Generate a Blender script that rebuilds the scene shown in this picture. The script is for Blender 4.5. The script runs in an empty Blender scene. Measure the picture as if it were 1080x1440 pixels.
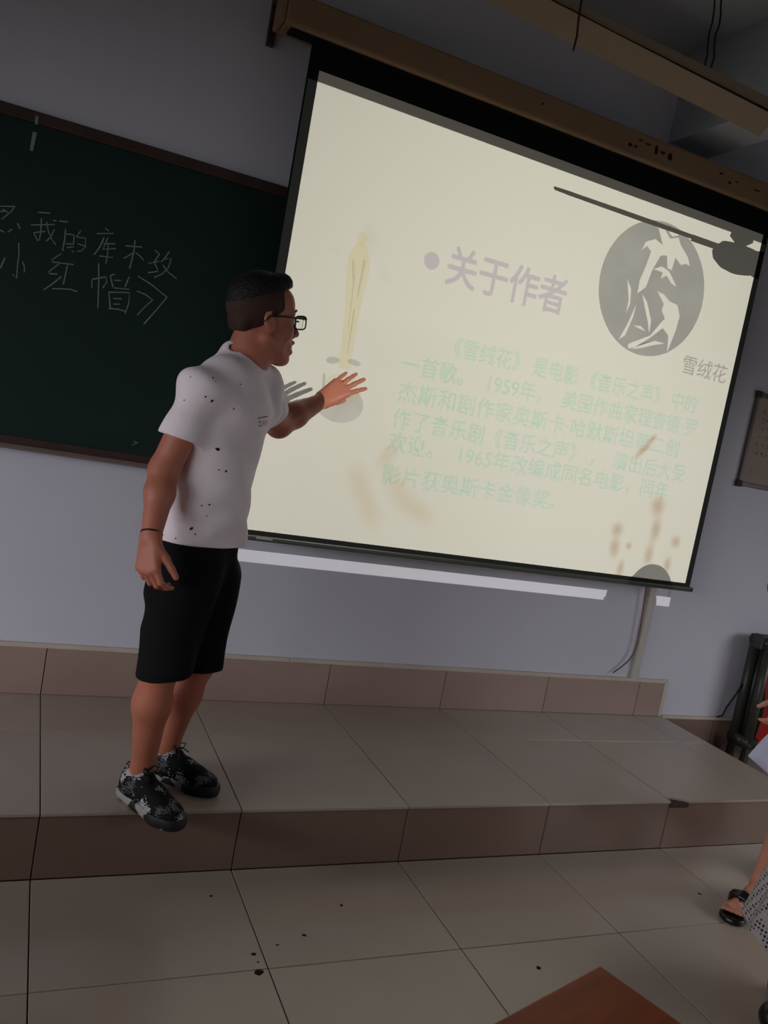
import bpy, bmesh, math, random
import numpy as np
from mathutils import Vector, Matrix

random.seed(7)
rng = np.random.default_rng(7)
SC = bpy.context.scene
COL = SC.collection

# ------------------------------------------------------------------ camera
F_PX = 1144.62
CAM = np.array([-0.1749, -3.3518, 1.4751])
PITCH, ROLL, YAW = -0.0970, 0.1837, 0.4178


def cam_axes(rx, ry, rz):
    c, s = math.cos(rz), math.sin(rz)
    fwd = np.array([s, c, 0.0]); right = np.array([c, -s, 0.0]); up = np.array([0, 0, 1.0])
    c, s = math.cos(rx), math.sin(rx)
    f2 = fwd * c + up * s
    u2 = up * c - fwd * s
    c, s = math.cos(ry), math.sin(ry)
    return right * c + u2 * s, u2 * c - right * s, f2


CR, CU, CF = cam_axes(PITCH, ROLL, YAW)


def at(u, v, y):
    """point of the plane at distance y from the front wall that the photo shows at pixel u, v"""
    d = CF + CR * (u - 540) / F_PX - CU * (v - 720) / F_PX
    return CAM + d * ((y - CAM[1]) / d[1])


cam_data = bpy.data.cameras.new('camera')
cam_data.sensor_fit = 'VERTICAL'
cam_data.sensor_height = 36.0
cam_data.lens = F_PX / 1440 * 36.0
cam_data.clip_start = 0.02
cam = bpy.data.objects.new('camera', cam_data)
COL.objects.link(cam)
M = Matrix.Identity(4)
for i in range(3):
    M[i][0], M[i][1], M[i][2], M[i][3] = CR[i], CU[i], -CF[i], CAM[i]
cam.matrix_world = M
SC.camera = cam

# ------------------------------------------------------------------ world, daylight, exposure
world = bpy.data.worlds.new('world')
SC.world = world
world.use_nodes = True
bg = world.node_tree.nodes['Background']
bg.inputs[0].default_value = (0.72, 0.80, 1.0, 1)
bg.inputs[1].default_value = 0.15

VS = SC.view_settings
VS.view_transform = 'Standard'
VS.look = 'None'
VS.exposure = 0.0
VS.gamma = 1.0
VS.use_curve_mapping = False
SC.cycles.use_denoising = True
SC.cycles.use_adaptive_sampling = False
SC.cycles.max_bounces = 8
SC.cycles.diffuse_bounces = 5
SC.cycles.transparent_max_bounces = 16

X_LEFT, X_RIGHT, Y_REAR, Z_CEIL = -4.5, 5.2, -7.5, 3.5


def window_light(name, loc, rot, sx, sy, power, col):
    l = bpy.data.lights.new(name, 'AREA')
    l.shape = 'RECTANGLE'; l.size = sx; l.size_y = sy
    l.energy = power; l.color = col
    o = bpy.data.objects.new(name, l)
    COL.objects.link(o)
    o.location = loc; o.rotation_euler = rot
    return o


# daylight standing in the openings of the side walls
LW = [(-2.0, 1.7), (-4.4, 1.7), (-6.6, 1.2)]
RW = [(-2.6, 1.7), (-5.2, 1.7)]
window_light('window_daylight', (X_LEFT - 0.16, -4.1, 1.70), (0, math.radians(-14), 0), 1.5, 6.2, 530, (0.92, 0.95, 1.0))
window_light('window_daylight', (X_RIGHT + 0.16, -3.9, 1.70), (0, math.radians(14), 0), 1.5, 4.4, 115, (0.92, 0.95, 1.0))

# ------------------------------------------------------------------ helpers


def srgb(r, g, b):
    f = lambda c: (c / 255 / 12.92) if c / 255 <= 0.04045 else ((c / 255 + 0.055) / 1.055) ** 2.4
    return (f(r), f(g), f(b), 1)


def mat(name, col, rough=0.6, spec=0.5, metal=0.0, noise=0.0, nscale=8.0, bump=0.0, bscale=60.0, rand=0.0):
    m = bpy.data.materials.new(name)
    m.use_nodes = True
    nt = m.node_tree
    b = nt.nodes['Principled BSDF']
    b.inputs['Base Color'].default_value = col
    b.inputs['Roughness'].default_value = rough
    b.inputs['Specular IOR Level'].default_value = spec
    b.inputs['Metallic'].default_value = metal
    tc = nt.nodes.new('ShaderNodeTexCoord')
    if noise or rand:
        hsv = nt.nodes.new('ShaderNodeHueSaturation')
        hsv.inputs['Color'].default_value = col
        add = None
        if noise:
            n = nt.nodes.new('ShaderNodeTexNoise')
            n.inputs['Scale'].default_value = nscale
            n.inputs['Detail'].default_value = 5
            nt.links.new(tc.outputs['Object'], n.inputs['Vector'])
            mr = nt.nodes.new('ShaderNodeMapRange')
            mr.inputs[1].default_value = 0.25; mr.inputs[2].default_value = 0.75
            mr.inputs[3].default_value = 1 - noise; mr.inputs[4].default_value = 1 + noise
            nt.links.new(n.outputs['Fac'], mr.inputs[0])
            add = mr.outputs[0]
        if rand:
            oi = nt.nodes.new('ShaderNodeObjectInfo')
            mr2 = nt.nodes.new('ShaderNodeMapRange')
            mr2.inputs[3].default_value = 1 - rand; mr2.inputs[4].default_value = 1 + rand
            nt.links.new(oi.outputs['Random'], mr2.inputs[0])
            if add is None:
                add = mr2.outputs[0]
            else:
                mu = nt.nodes.new('ShaderNodeMath'); mu.operation = 'MULTIPLY'
                nt.links.new(add, mu.inputs[0]); nt.links.new(mr2.outputs[0], mu.inputs[1])
                add = mu.outputs[0]
        nt.links.new(add, hsv.inputs['Value'])
        nt.links.new(hsv.outputs[0], b.inputs['Base Color'])
    if bump:
        n2 = nt.nodes.new('ShaderNodeTexNoise')
        n2.inputs['Scale'].default_value = bscale
        n2.inputs['Detail'].default_value = 4
        nt.links.new(tc.outputs['Object'], n2.inputs['Vector'])
        bp = nt.nodes.new('ShaderNodeBump')
        bp.inputs['Strength'].default_value = bump
        bp.inputs['Distance'].default_value = 0.01
        nt.links.new(n2.outputs['Fac'], bp.inputs['Height'])
        nt.links.new(bp.outputs[0], b.inputs['Normal'])
    return m


class MB:
    def __init__(self):
        self.v = []; self.f = []; self.sm = False

    def add(self, vs, fs):
        o = len(self.v)
        self.v += [tuple(map(float, p)) for p in vs]
        self.f += [tuple(i + o for i in f) for f in fs]
        return self

    def box(self, lo, hi, rot=None, c=None):
        x0, y0, z0 = lo; x1, y1, z1 = hi
        vs = [(x0, y0, z0), (x1, y0, z0), (x1, y1, z0), (x0, y1, z0), (x0, y0, z1), (x1, y0, z1), (x1, y1, z1), (x0, y1, z1)]
        fs = [(0, 3, 2, 1), (4, 5, 6, 7), (0, 1, 5, 4), (1, 2, 6, 5), (2, 3, 7, 6), (3, 0, 4, 7)]
        return self.add(vs, fs)

    def cbox(self, lo, hi, ch):
        """box with chamfered edges (bevelled through bmesh)"""
        bm = bmesh.new()
        bmesh.ops.create_cube(bm, size=1)
        for v in bm.verts:
            v.co = Vector([lo[i] + (v.co[i] + 0.5) * (hi[i] - lo[i]) for i in range(3)])
        bmesh.ops.bevel(bm, geom=bm.edges[:], offset=ch, segments=2, affect='EDGES', profile=0.5)
        bm.verts.index_update()
        self.add([v.co[:] for v in bm.verts], [[v.index for v in f.verts] for f in bm.faces])
        bm.free()
        return self

    def tube(self, pts, r, n=8, cap=True):
        pts = [Vector(p) for p in pts]
        rs = r if isinstance(r, (list, tuple)) else [r] * len(pts)
        vs = []; fs = []
        prev = None
        for i, p in enumerate(pts):
            if i == 0: t = pts[1] - p
            elif i == len(pts) - 1: t = p - pts[i - 1]
            else: t = (pts[i + 1] - p).normalized() + (p - pts[i - 1]).normalized()
            t.normalize()
            if prev is None:
                a = Vector((0, 0, 1)) if abs(t.z) < 0.9 else Vector((1, 0, 0))
                u = t.cross(a).normalized()
            else:
                u = (prev - t * prev.dot(t)).normalized()
            prev = u
            w = t.cross(u)
            for k in range(n):
                an = 2 * math.pi * k / n
                vs.append(p + (u * math.cos(an) + w * math.sin(an)) * rs[i])
        for i in range(len(pts) - 1):
            for k in range(n):
                a = i * n + k; b = i * n + (k + 1) % n
                fs.append((a, b, b + n, a + n))
        if cap:
            fs.append(tuple(range(n - 1, -1, -1)))
            fs.append(tuple(range((len(pts) - 1) * n, len(pts) * n)))
        return self.add(vs, fs)

    def lathe(self, prof, c=(0, 0, 0), n=24):
        vs = []; fs = []
        for (r, z) in prof:
            for k in range(n):
                a = 2 * math.pi * k / n
                vs.append((c[0] + r * math.cos(a), c[1] + r * math.sin(a), c[2] + z))
        for i in range(len(prof) - 1):
            for k in range(n):
                a = i * n + k; b = i * n + (k + 1) % n
                fs.append((a, b, b + n, a + n))
        fs.append(tuple(range(n - 1, -1, -1)))
        fs.append(tuple(range((len(prof) - 1) * n, len(prof) * n)))
        return self.add(vs, fs)

    def prism(self, poly, axis, a0, a1):
        """poly in the two other axes, extruded along axis"""
        n = len(poly)
        def mk(p, a):
            q = [0, 0, 0]; o = [i for i in range(3) if i != axis]
            q[axis] = a; q[o[0]] = p[0]; q[o[1]] = p[1]
            return q
        vs = [mk(p, a0) for p in poly] + [mk(p, a1) for p in poly]
        fs = [tuple(range(n)), tuple(range(2 * n - 1, n - 1, -1))]
        fs += [(i, i + n, (i + 1) % n + n, (i + 1) % n) for i in range(n)]
        return self.add(vs, fs)

    def mesh(self, name, smooth=False):
        me = bpy.data.meshes.new(name)
        me.from_pydata(self.v, [], self.f)
        bm = bmesh.new(); bm.from_mesh(me)
        bmesh.ops.recalc_face_normals(bm, faces=bm.faces)
        bm.to_mesh(me); bm.free()
        if smooth or self.sm:
            me.polygons.foreach_set('use_smooth', [True] * len(me.polygons))
        return me

    def build(self, name, m, parent=None, smooth=False):
        return link(name, self.mesh(name, smooth), m, parent)


def link(name, me, m, parent=None):
    o = bpy.data.objects.new(name, me)
    if m is not None and len(me.materials) == 0:
        me.materials.append(m)
    COL.objects.link(o)
    if parent is not None:
        par(o, parent)
    return o


def world_of(o):
    mw = o.matrix_basis.copy()
    p = o
    while p.parent is not None:
        mw = p.parent.matrix_basis @ p.matrix_parent_inverse @ mw
        p = p.parent
    return mw


def par(o, parent):
    o.parent = parent
    o.matrix_parent_inverse = world_of(parent).inverted()


def tag(o, label=None, cat=None, group=None, kind=None):
    if label: o['label'] = label
    if cat: o['category'] = cat
    if group: o['group'] = group
    if kind: o['kind'] = kind
    return o


def thing(name, loc, label, cat, group=None):
    o = bpy.data.objects.new(name, None)
    o.empty_display_size = 0.1
    COL.objects.link(o)
    o.location = loc
    return tag(o, label, cat, group)


def struct(name, mb, m, parent=None):
    o = mb.build(name, m, parent)
    o['kind'] = 'structure'
    return o


# ------------------------------------------------------------------ materials
M_WALL = mat('wall_paint', srgb(205, 202, 213), 0.75, 0.3, noise=0.03, nscale=2.0, bump=0.08, bscale=40)
M_CEIL = mat('ceiling_paint', srgb(150, 154, 160), 0.85, 0.2)
M_SIDE = mat('side_wall_paint', srgb(92, 104, 98), 0.8, 0.2)
M_GROUT = mat('grout', srgb(66, 58, 52), 0.9, 0.2)
M_TILE = mat('floor_tile', srgb(170, 155, 142), 0.25, 0.6, noise=0.06, nscale=2.5, rand=0.03)
M_RISER = mat('riser_tile', srgb(128, 103, 90), 0.3, 0.5, noise=0.06, nscale=3.0, rand=0.03)
M_SKIRT = mat('skirting_tile', srgb(164, 138, 128), 0.3, 0.5, noise=0.06, nscale=3.0, rand=0.03)
M_TRIM = mat('skirting_edge', srgb(196, 182, 168), 0.6, 0.4, noise=0.10, nscale=6)
M_MORTAR = mat('mortar', srgb(74, 64, 57), 0.95, 0.1, noise=0.3, nscale=40)
M_BOARD = mat('chalkboard_green', srgb(14, 40, 34), 0.55, 0.35, noise=0.16, nscale=1.6)
M_BFRAME = mat('board_frame_wood', srgb(64, 46, 40), 0.5, 0.4, noise=0.2, nscale=12)
M_TRAY = mat('tray_metal', srgb(122, 102, 92), 0.4, 0.5, metal=0.3)
M_CHALK = mat('chalk', srgb(128, 138, 132), 0.95, 0.1, noise=0.25, nscale=120)
M_HOUSE = mat('housing_beige', srgb(140, 112, 84), 0.55, 0.4, noise=0.10, nscale=5)
M_STAIN = mat('rust_stain', srgb(52, 22, 18), 0.8, 0.2)
M_BLACK = mat('screen_black', srgb(12, 14, 12), 0.7, 0.2)
M_BLACK2 = mat('bar_black', srgb(34, 36, 32), 0.35, 0.5)
M_SCREEN = mat('screen_white', srgb(224, 219, 206), 0.9, 0.1)
M_LAMP = mat('lamp_housing', srgb(150, 128, 104), 0.5, 0.4, noise=0.06, nscale=6)
M_LAMPTUBE = mat('lamp_tube', srgb(220, 220, 215), 0.3, 0.5)
M_WIRE = mat('dark_wire', srgb(26, 24, 24), 0.6, 0.3)
M_IRON = mat('cast_iron', srgb(56, 56, 50), 0.42, 0.5, noise=0.2, nscale=20)
M_WHITEPL = mat('white_plastic', srgb(190, 182, 172), 0.5, 0.4)
M_CABLE = mat('brown_cable', srgb(120, 94, 84), 0.6, 0.3)
M_NOTICE = mat('notice_paper', srgb(160, 142, 132), 0.7, 0.2, noise=0.08, nscale=9)
M_NFRAME = mat('notice_frame', srgb(96, 80, 78), 0.4, 0.5)
M_INK = mat('ink', srgb(70, 62, 64), 0.8, 0.1)
M_DIRT = mat('dirt', srgb(40, 32, 28), 0.9, 0.1)
M_STEEL = mat('steel', srgb(120, 120, 118), 0.35, 0.5, metal=0.8)

# ------------------------------------------------------------------ room shell
HP = 0.2078      # platform height
DP = 0.9648      # platform depth
X0 = -0.012      # tile grid origin
T = 0.6
XP = 3.19        # right end of the platform

struct('wall_back', MB().box((X_LEFT - 0.25, 0, -0.1), (X_RIGHT + 0.25, 0.2, Z_CEIL)), M_WALL)
fl = struct('floor', MB().box((X_LEFT - 0.25, Y_REAR - 0.2, -0.12), (X_RIGHT + 0.25, 0.0, -0.009)), M_GROUT)
struct('ceiling', MB().box((X_LEFT - 0.25, Y_REAR - 0.2, Z_CEIL), (X_RIGHT + 0.25, 0.2, Z_CEIL + 0.15)), M_CEIL)
struct('wall_rear', MB().box((X_LEFT - 0.25, Y_REAR - 0.2, -0.1), (X_RIGHT + 0.25, Y_REAR, Z_CEIL)), M_SIDE)


def side_wall(name, xa, xb, wins):
    mb = MB()
    z0, z1 = 0.95, 2.6
    mb.box((xa, Y_REAR, -0.1), (xb, 0, z0))
    mb.box((xa, Y_REAR, z1), (xb, 0, Z_CEIL))
    ys = [0.0]
    for yc, w in wins:
        ys += [yc + w / 2, yc - w / 2]
    ys.append(Y_REAR)
    for a, b in zip(ys[0::2], ys[1::2]):
        mb.box((xa, b, z0), (xb, a, z1))
    return struct(name, mb, M_SIDE)


side_wall('wall_left', X_LEFT - 0.2, X_LEFT, LW)
side_wall('wall_right', X_RIGHT, X_RIGHT + 0.2, RW)
M_WINFR = mat('window_frame', srgb(170, 170, 168), 0.4, 0.5)
wn = 0
for xs, wins in ((X_LEFT - 0.1, LW), (X_RIGHT + 0.1, RW)):
    for yc, w in wins:
        wn += 1
        mb = MB()
        for yy in (yc - w / 2 + 0.02, yc, yc + w / 2 - 0.02):
            mb.box((xs - 0.02, yy - 0.02, 0.95), (xs + 0.02, yy + 0.02, 2.6))
        for zz in (0.97, 2.1, 2.58):
            mb.box((xs - 0.02, yc - w / 2, zz - 0.02), (xs + 0.02, yc + w / 2, zz + 0.02))
        struct('window_%d' % wn, mb, M_WINFR)

# ceiling beam running back from the front wall
struct('trim_1', MB().box((2.44, Y_REAR, 3.095), (2.69, 0, Z_CEIL)), M_CEIL)

# platform core
pf = struct('platform', MB().box((X_LEFT, -DP + 0.018, -0.009), (XP - 0.018, 0, HP - 0.010)), M_GROUT)


def tile_mesh(name, lx, ly, lz, m):
    me = MB().cbox((0, 0, 0), (lx, ly, lz), 0.0015).mesh(name)
    me.materials.append(m)
    return me


G = 0.0035
tiles = {}


def tile(name, parent, loc, dims, m):
    key = (name, round(dims[0], 4), round(dims[1], 4), round(dims[2], 4))
    if key not in tiles:
        tiles[key] = tile_mesh(name, *dims, m)
    o = link(name, tiles[key], None, parent)
    o.matrix_parent_inverse = Matrix.Identity(4)
    o.location = loc
    return o


# lower floor: cut row at the step, then full rows
rows = [(-DP - 0.4673, -DP + 0.008)]
while rows[-1][0] > -4.2:
    rows.append((rows[-1][0] - T, rows[-1][0]))
for y0, y1 in rows:
    for i in range(-4, 9):
        xa = X0 + i * T
        dz = random.uniform(-0.0006, 0.0)
        tile('floor_tile', fl, (xa + G / 2, y0 + G / 2, -0.010 + dz), (T - G, y1 - y0 - G, 0.010), M_TILE)
# floor beside the platform
for y0, y1 in ((-DP, -0.366), (-0.366, 0)):
    for xa, xb in ((XP + 0.004, X0 + 6 * T), (X0 + 6 * T, X0 + 7 * T), (X0 + 7 * T, X0 + 8 * T)):
        tile('floor_tile', fl, (xa + G / 2, y0 + G / 2, -0.010), (xb - xa - G, y1 - y0 - G, 0.010), M_TILE)
# platform top: full row at the edge, cut row at the wall
CHIP = 4
for (y0, y1) in ((-DP, -0.366), (-0.366, 0)):
    for i in range(-4, 6):
        xa = X0 + i * T; xb = min(X0 + (i + 1) * T, XP)
        if i == CHIP and y0 < -0.5:
            continue
        tile('floor_tile', pf, (xa + G / 2, y0 + G / 2, HP - 0.010), (xb - xa - G, y1 - y0 - G, 0.010), M_TILE)
# the tile with a bite broken out of its front edge
xa = X0 + CHIP * T + G / 2; xb = X0 + (CHIP + 1) * T - G / 2
bite = [(xa, -DP + 0.028), (xa + 0.02, -DP + 0.034), (xa + 0.045, -DP + 0.03), (xa + 0.075, -DP + 0.018), (xa + 0.10, -DP + G / 2)]
poly = [(xb, -DP + G / 2), (xb, -0.366 - G / 2), (xa, -0.366 - G / 2)] + bite
MB().prism(poly, 2, HP - 0.010, HP).build('floor_tile', M_TILE, pf)
# risers
for i in range(-4, 6):
    xa = X0 + i * T; xb = min(X0 + (i + 1) * T, XP)
    top = HP - 0.011
    if i == CHIP:
        pl = [(xa + G / 2, 0.001), (xb - G / 2, 0.001), (xb - G / 2, top), (xa + 0.10, top), (xa + 0.085, top - 0.012), (xa + 0.05, top - 0.009), (xa + 0.03, top - 0.02), (xa + G / 2, top - 0.015)]
        MB().prism(pl, 1, -DP + 0.008, -DP + 0.018).build('riser_tile', M_RISER, pf)
    else:
        tile('riser_tile', pf, (xa + G / 2, -DP + 0.008, 0.001), (xb - xa - G, 0.010, top - 0.001), M_RISER)
for y0, y1 in ((-DP + 0.018, -0.366), (-0.366, 0)):
    tile('riser_tile', pf, (XP - 0.018, y0 + G / 2, 0.001), (0.010, y1 - y0 - G, HP - 0.012), M_RISER)
MB().prism([(X0 + CHIP * T, HP - 0.03), (X0 + CHIP * T + 0.1, HP - 0.03), (X0 + CHIP * T + 0.1, HP - 0.0085), (X0 + CHIP * T, HP - 0.0085)], 1, -DP + 0.004, -DP + 0.05).build('mortar', M_MORTAR, pf)

# skirting of tiles along the wall
sk = struct('baseboard_back', MB().box((X_LEFT, -0.004, HP), (XP - 0.012, 0, 0.398)), M_GROUT)
SKT = 0.398
for i in range(-4, 6):
    xa = X0 + i * T; xb = min(X0 + (i + 1) * T, XP - 0.03)
    tile('skirting_tile', sk, (xa + G / 2, -0.014, HP + 0.001), (xb - xa - G, 0.0105, SKT - HP - 0.001), M_SKIRT)
for i in range(-4, 6):
    xa = X0 + i * T - 0.2; xb = min(xa + T, XP - 0.01)
    if xa < XP - 0.02:
        tile('edge_strip', sk, (xa + 0.001, -0.017, SKT), (xb - xa - 0.002, 0.017, 0.018), M_TRIM)
MB().box((XP - 0.03, -0.017, HP + 0.001), (XP - 0.01, 0, SKT)).build('edge_strip', M_TRIM, sk)
sk2 = struct('baseboard_right', MB().box((XP, -0.004, 0), (X_RIGHT, 0, 0.198)), M_GROUT)
for i in range(5, 9):
    xa = max(X0 + i * T, XP + 0.002); xb = X0 + (i + 1) * T
    xb = min(xb, X_RIGHT)
    if xb - xa > 0.02:
        tile('skirting_tile', sk2, (xa + G / 2, -0.014, 0.001), (xb - xa - G, 0.0105, 0.196), M_RISER)
MB().box((XP + 0.002, -0.017, 0.198), (X_RIGHT, 0, 0.214)).build('edge_strip', M_TRIM, sk2)

# ------------------------------------------------------------------ chalkboard
BZ0, BZ1, BX0, BX1 = 1.205, 2.325, -3.1, 0.92
bb = thing('chalkboard', ((BX0 + BX1) / 2, 0, BZ0), 'dark green chalkboard with brown frame and white chalk writing', 'chalkboard')
MB().box((BX0, -0.022, BZ0), (BX1, 0, BZ1)).build('board_surface', M_BOARD, bb)
MB().cbox((BX0 - 0.03, -0.036, BZ1 - 0.005), (BX1 + 0.03, 0, BZ1 + 0.036), 0.004).build('frame_rail', M_BFRAME, bb)
MB().cbox((BX0 - 0.03, -0.034, BZ0 - 0.045), (BX1 + 0.03, 0, BZ0 + 0.004), 0.004).build('frame_rail', M_BFRAME, bb)
for xx in (BX0 - 0.03, BX1):
    MB().cbox((xx, -0.036, BZ0 - 0.04), (xx + 0.03, 0, BZ1 + 0.03), 0.004).build('frame_stile', M_BFRAME, bb)
tr = MB().prism([(-0.034, BZ0 - 0.026), (-0.075, BZ0 - 0.030), (-0.08, BZ0 - 0.022), (-0.084, BZ0 - 0.022), (-0.084, BZ0 - 0.036), (-0.034, BZ0 - 0.044)], 0, BX0 - 0.02, BX1 + 0.02).build('chalk_tray', M_TRAY, bb)
BY = -0.0222


def strip(pts, w, y, th=0.0012):
    """flat ribbon drawn on a plane parallel to the front wall"""
    mb = MB()
    pts = [np.array(p, float) for p in pts]
    n = len(pts)
    L = []
    for i, p in enumerate(pts):
        t = (pts[min(i + 1, n - 1)] - pts[max(i - 1, 0)])
        t = t / (np.linalg.norm(t) + 1e-9)
        nn = np.array([-t[1], t[0]])
        ww = w * (0.8 + 0.4 * random.random())
        L.append((p + nn * ww / 2, p - nn * ww / 2))
    vs = []
    for a, b in L:
        vs += [(a[0], y, a[1]), (b[0], y, b[1]), (a[0], y - th, a[1]), (b[0], y - th, b[1])]
    fs = []
    for i in range(n - 1):
        o = 4 * i
        fs += [(o, o + 1, o + 5, o + 4), (o + 2, o + 6, o + 7, o + 3), (o, o + 4, o + 6, o + 2), (o + 1, o + 3, o + 7, o + 5)]
    fs += [(0, 2, 3, 1), (4 * n - 4, 4 * n - 3, 4 * n - 1, 4 * n - 2)]
    mb.add(vs, fs)
    return mb


A8 = lambda p: at(p[0] / 8.308, 270 + p[1] / 8.308, BY)[[0, 2]]
B8 = lambda p: at(120 + p[0] / 7.714, 300 + p[1] / 7.714, BY)[[0, 2]]
CH = [
    (A8, [[(-60, 165), (180, 170)], [(170, 170), (130, 230), (20, 320)], [(30, 200), (110, 250)], [(-60, 230), (60, 225)], [(0, 445), (50, 470)], [(90, 470), (140, 435)], [(205, 365), (235, 430)]]),
    (A8, [[(445, 238), (590, 248)], [(360, 385), (640, 380)], [(485, 310), (475, 480), (460, 560), (440, 570), (395, 480)], [(395, 475), (530, 460)], [(545, 350), (565, 460), (610, 560), (650, 615)], [(635, 440), (590, 530), (540, 575)], [(620, 330), (660, 340)]]),
    (A8, [[(690, 338), (795, 350)], [(765, 430), (755, 560), (730, 690)], [(770, 490), (865, 500), (860, 610)], [(770, 605), (860, 610)], [(780, 650), (860, 640)], [(945, 450), (890, 525)], [(890, 525), (1000, 540), (1000, 640), (940, 695), (900, 690)], [(905, 605), (990, 630)], [(835, 690), (865, 700)]]),
    (A8, [[(218, 595), (222, 720), (205, 850), (195, 1010), (145, 960)], [(60, 765), (30, 830), (5, 890)], [(262, 815), (285, 870), (285, 940)]]),
    (A8, [[(715, 720), (610, 790), (610, 820), (690, 825)], [(690, 840), (570, 930), (580, 955), (670, 958)], [(690, 828), (860, 848)], [(790, 850), (765, 960), (740, 1080)], [(715, 990), (610, 1075), (510, 1145)], [(610, 1128), (820, 1135), (900, 1165)]]),
    (B8, [[(215, 160), (255, 190)], [(125, 220), (305, 218)], [(205, 260), (160, 360), (95, 450)], [(245, 265), (190, 390), (330, 382)], [(195, 330), (325, 330)], [(150, 462), (300, 480)], [(250, 330), (240, 450), (222, 545)]]),
    (B8, [[(435, 352), (615, 366)], [(540, 290), (525, 420), (480, 600)], [(520, 430), (415, 490)], [(545, 425), (600, 470), (630, 510)]]),
    (B8, [[(750, 400), (800, 435)], [(805, 440), (745, 530), (780, 600), (785, 630), (680, 645)], [(680, 545), (800, 520)], [(910, 415), (860, 490), (820, 525)], [(860, 495), (935, 490), (900, 590), (830, 660), (745, 695)], [(840, 560), (900, 640), (990, 710)]]),
    (B8, [[(145, 540), (145, 760), (135, 1030)], [(70, 720), (72, 810)], [(75, 715), (225, 690), (235, 740), (190, 810)], [(270, 680), (300, 800)], [(310, 725), (385, 730)], [(305, 808), (480, 825)], [(270, 675), (320, 660)], [(475, 690), (430, 800)], [(255, 850), (270, 1030)], [(260, 855), (480, 860), (470, 980), (430, 1090)], [(300, 922), (395, 928)], [(305, 985), (375, 985)], [(250, 1032), (360, 1040), (435, 1065)]]),
    (B8, [[(570, 680), (720, 775), (885, 910), (760, 1060), (635, 1200)], [(558, 843), (650, 880), (730, 940), (640, 1020), (562, 1105)]]),
]
for fn, strokes in CH:
    mb = MB()
    for s in strokes:
        q = [fn(p) for p in s]
        r = strip(q, 0.0040, BY)
        mb.add(r.v, r.f)
    mb.build('chalk_character', M_CHALK, bb)
# two pale tape strips hanging from the top rail
for (u0, v0, u1, v1, yy) in ((52, 163, 51, 175, -0.0365), (49, 186, 44, 212, BY)):
    q = [at(u0, v0, yy)[[0, 2]], at(u1, v1, yy)[[0, 2]]]
    strip(q, 0.012, yy).build('tape_strip', M_CHALK, bb)
# smudge of chalk low on the board
mbs = MB()
for s in ([(188, 620), (193, 623)], [(186, 626), (194, 622)]):
    q = [at(a, b, BY)[[0, 2]] for a, b in s]
    r = strip(q, 0.003, BY); mbs.add(r.v, r.f)
mbs.build('chalk_smudge', M_CHALK, bb)

# ------------------------------------------------------------------ projection screen
SY = -0.16
SXL, SXR, SZ0, SZ1 = 0.640, 3.000, 0.988, 2.778
scn = thing('projection_screen', (1.8, SY, SZ0), 'pull-down projection screen with black border and beige roller housing', 'screen')
MB().box((SXL - 0.045, SY, SZ0 - 0.028), (SXR + 0.036, SY + 0.002, 2.90)).build('black_border', M_BLACK, scn)
MB().box((SXL, SY - 0.0012, SZ0), (SXR, SY - 0.0004, SZ1)).build('screen_surface', M_SCREEN, scn)
bar = MB().cbox((SXL - 0.045, SY - 0.012, SZ0 - 0.042), (SXR + 0.055, SY + 0.012, SZ0 - 0.018), 0.006).build('bottom_bar', M_BLACK2, scn)
MB().cbox((SXL + 0.06, SY - 0.0135, SZ0 - 0.034), (SXL + 0.13, SY - 0.011, SZ0 - 0.026), 0.001).build('bar_label', M_STEEL, bar)
MB().box((2.905, SY - 0.004, 0.905), (2.92, SY + 0.002, SZ0 - 0.035)).build('pull_tab', M_WHITEPL, scn)
hz0, hz1 = 2.878, 2.995
hs = MB().cbox((0.47, -0.215, hz0), (3.14, -0.085, hz1), 0.012).build('roller_housing', M_HOUSE, scn)
MB().box((0.50, -0.190, hz0 - 0.006), (3.11, -0.13, hz0 + 0.004)).build('housing_slot', M_BLACK, hs)
for xx in (0.452, 3.14):
    MB().cbox((xx, -0.212, hz0 + 0.002), (xx + 0.018, -0.09, hz1 - 0.002), 0.005).build('end_cap', M_HOUSE, hs)


def blot(u, v, rx, rz, y, seed):
    r0 = random.Random(seed)
    c = at(u, v, y)
    n = 12
    pts = [(c[0] + rx * math.cos(2 * math.pi * k / n) * r0.uniform(0.6, 1.2), c[2] + rz * math.sin(2 * math.pi * k / n) * r0.uniform(0.6, 1.2)) for k in range(n)]
    return MB().prism(pts, 1, y - 0.0012, y)


for k, (u, v, rx, rz) in enumerate([(886, 203, .012, .008), (894, 206, .010, .006), (901, 197, .014, .004), (912, 203, .018, .004), (923, 211, .012, .022), (932, 215, .014, .008), (942, 221, .013, .018), (1014, 244, .016, .005), (1026, 257, .014, .007), (1036, 256, .010, .004), (1064, 268, .022, .004), (763, 146, .006, .006)]):
    blot(u, v, rx, rz, -0.2151, k).build('rust_stain', M_STAIN, hs)
# the wall bracket beside the housing
br = thing('wall_bracket', (0.46, 0, 2.86), 'rusty steel bracket on the wall left of the screen housing', 'bracket')
MB().box((0.452, -0.03, 2.86), (0.480, 0, 3.20)).build('flange', M_BFRAME, br)
MB().box((0.452, -0.20, 3.0), (0.480, -0.03, 3.02)).build('arm', M_BFRAME, br)
for zz in (2.90, 3.0, 3.12):
    MB().tube([(0.466, -0.030, zz), (0.466, -0.04, zz)], 0.007, 6).build('bolt', M_STAIN, br)
br2 = thing('wall_bracket', (3.12, 0, 2.86), 'steel bracket holding the right end of the screen housing', 'bracket')
MB().box((3.10, -0.03, 2.9), (3.13, 0, 3.06)).build('flange', M_BFRAME, br2)
MB().box((3.10, -0.20, 2.996), (3.13, -0.03, 3.01)).build('arm', M_BFRAME, br2)

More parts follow.
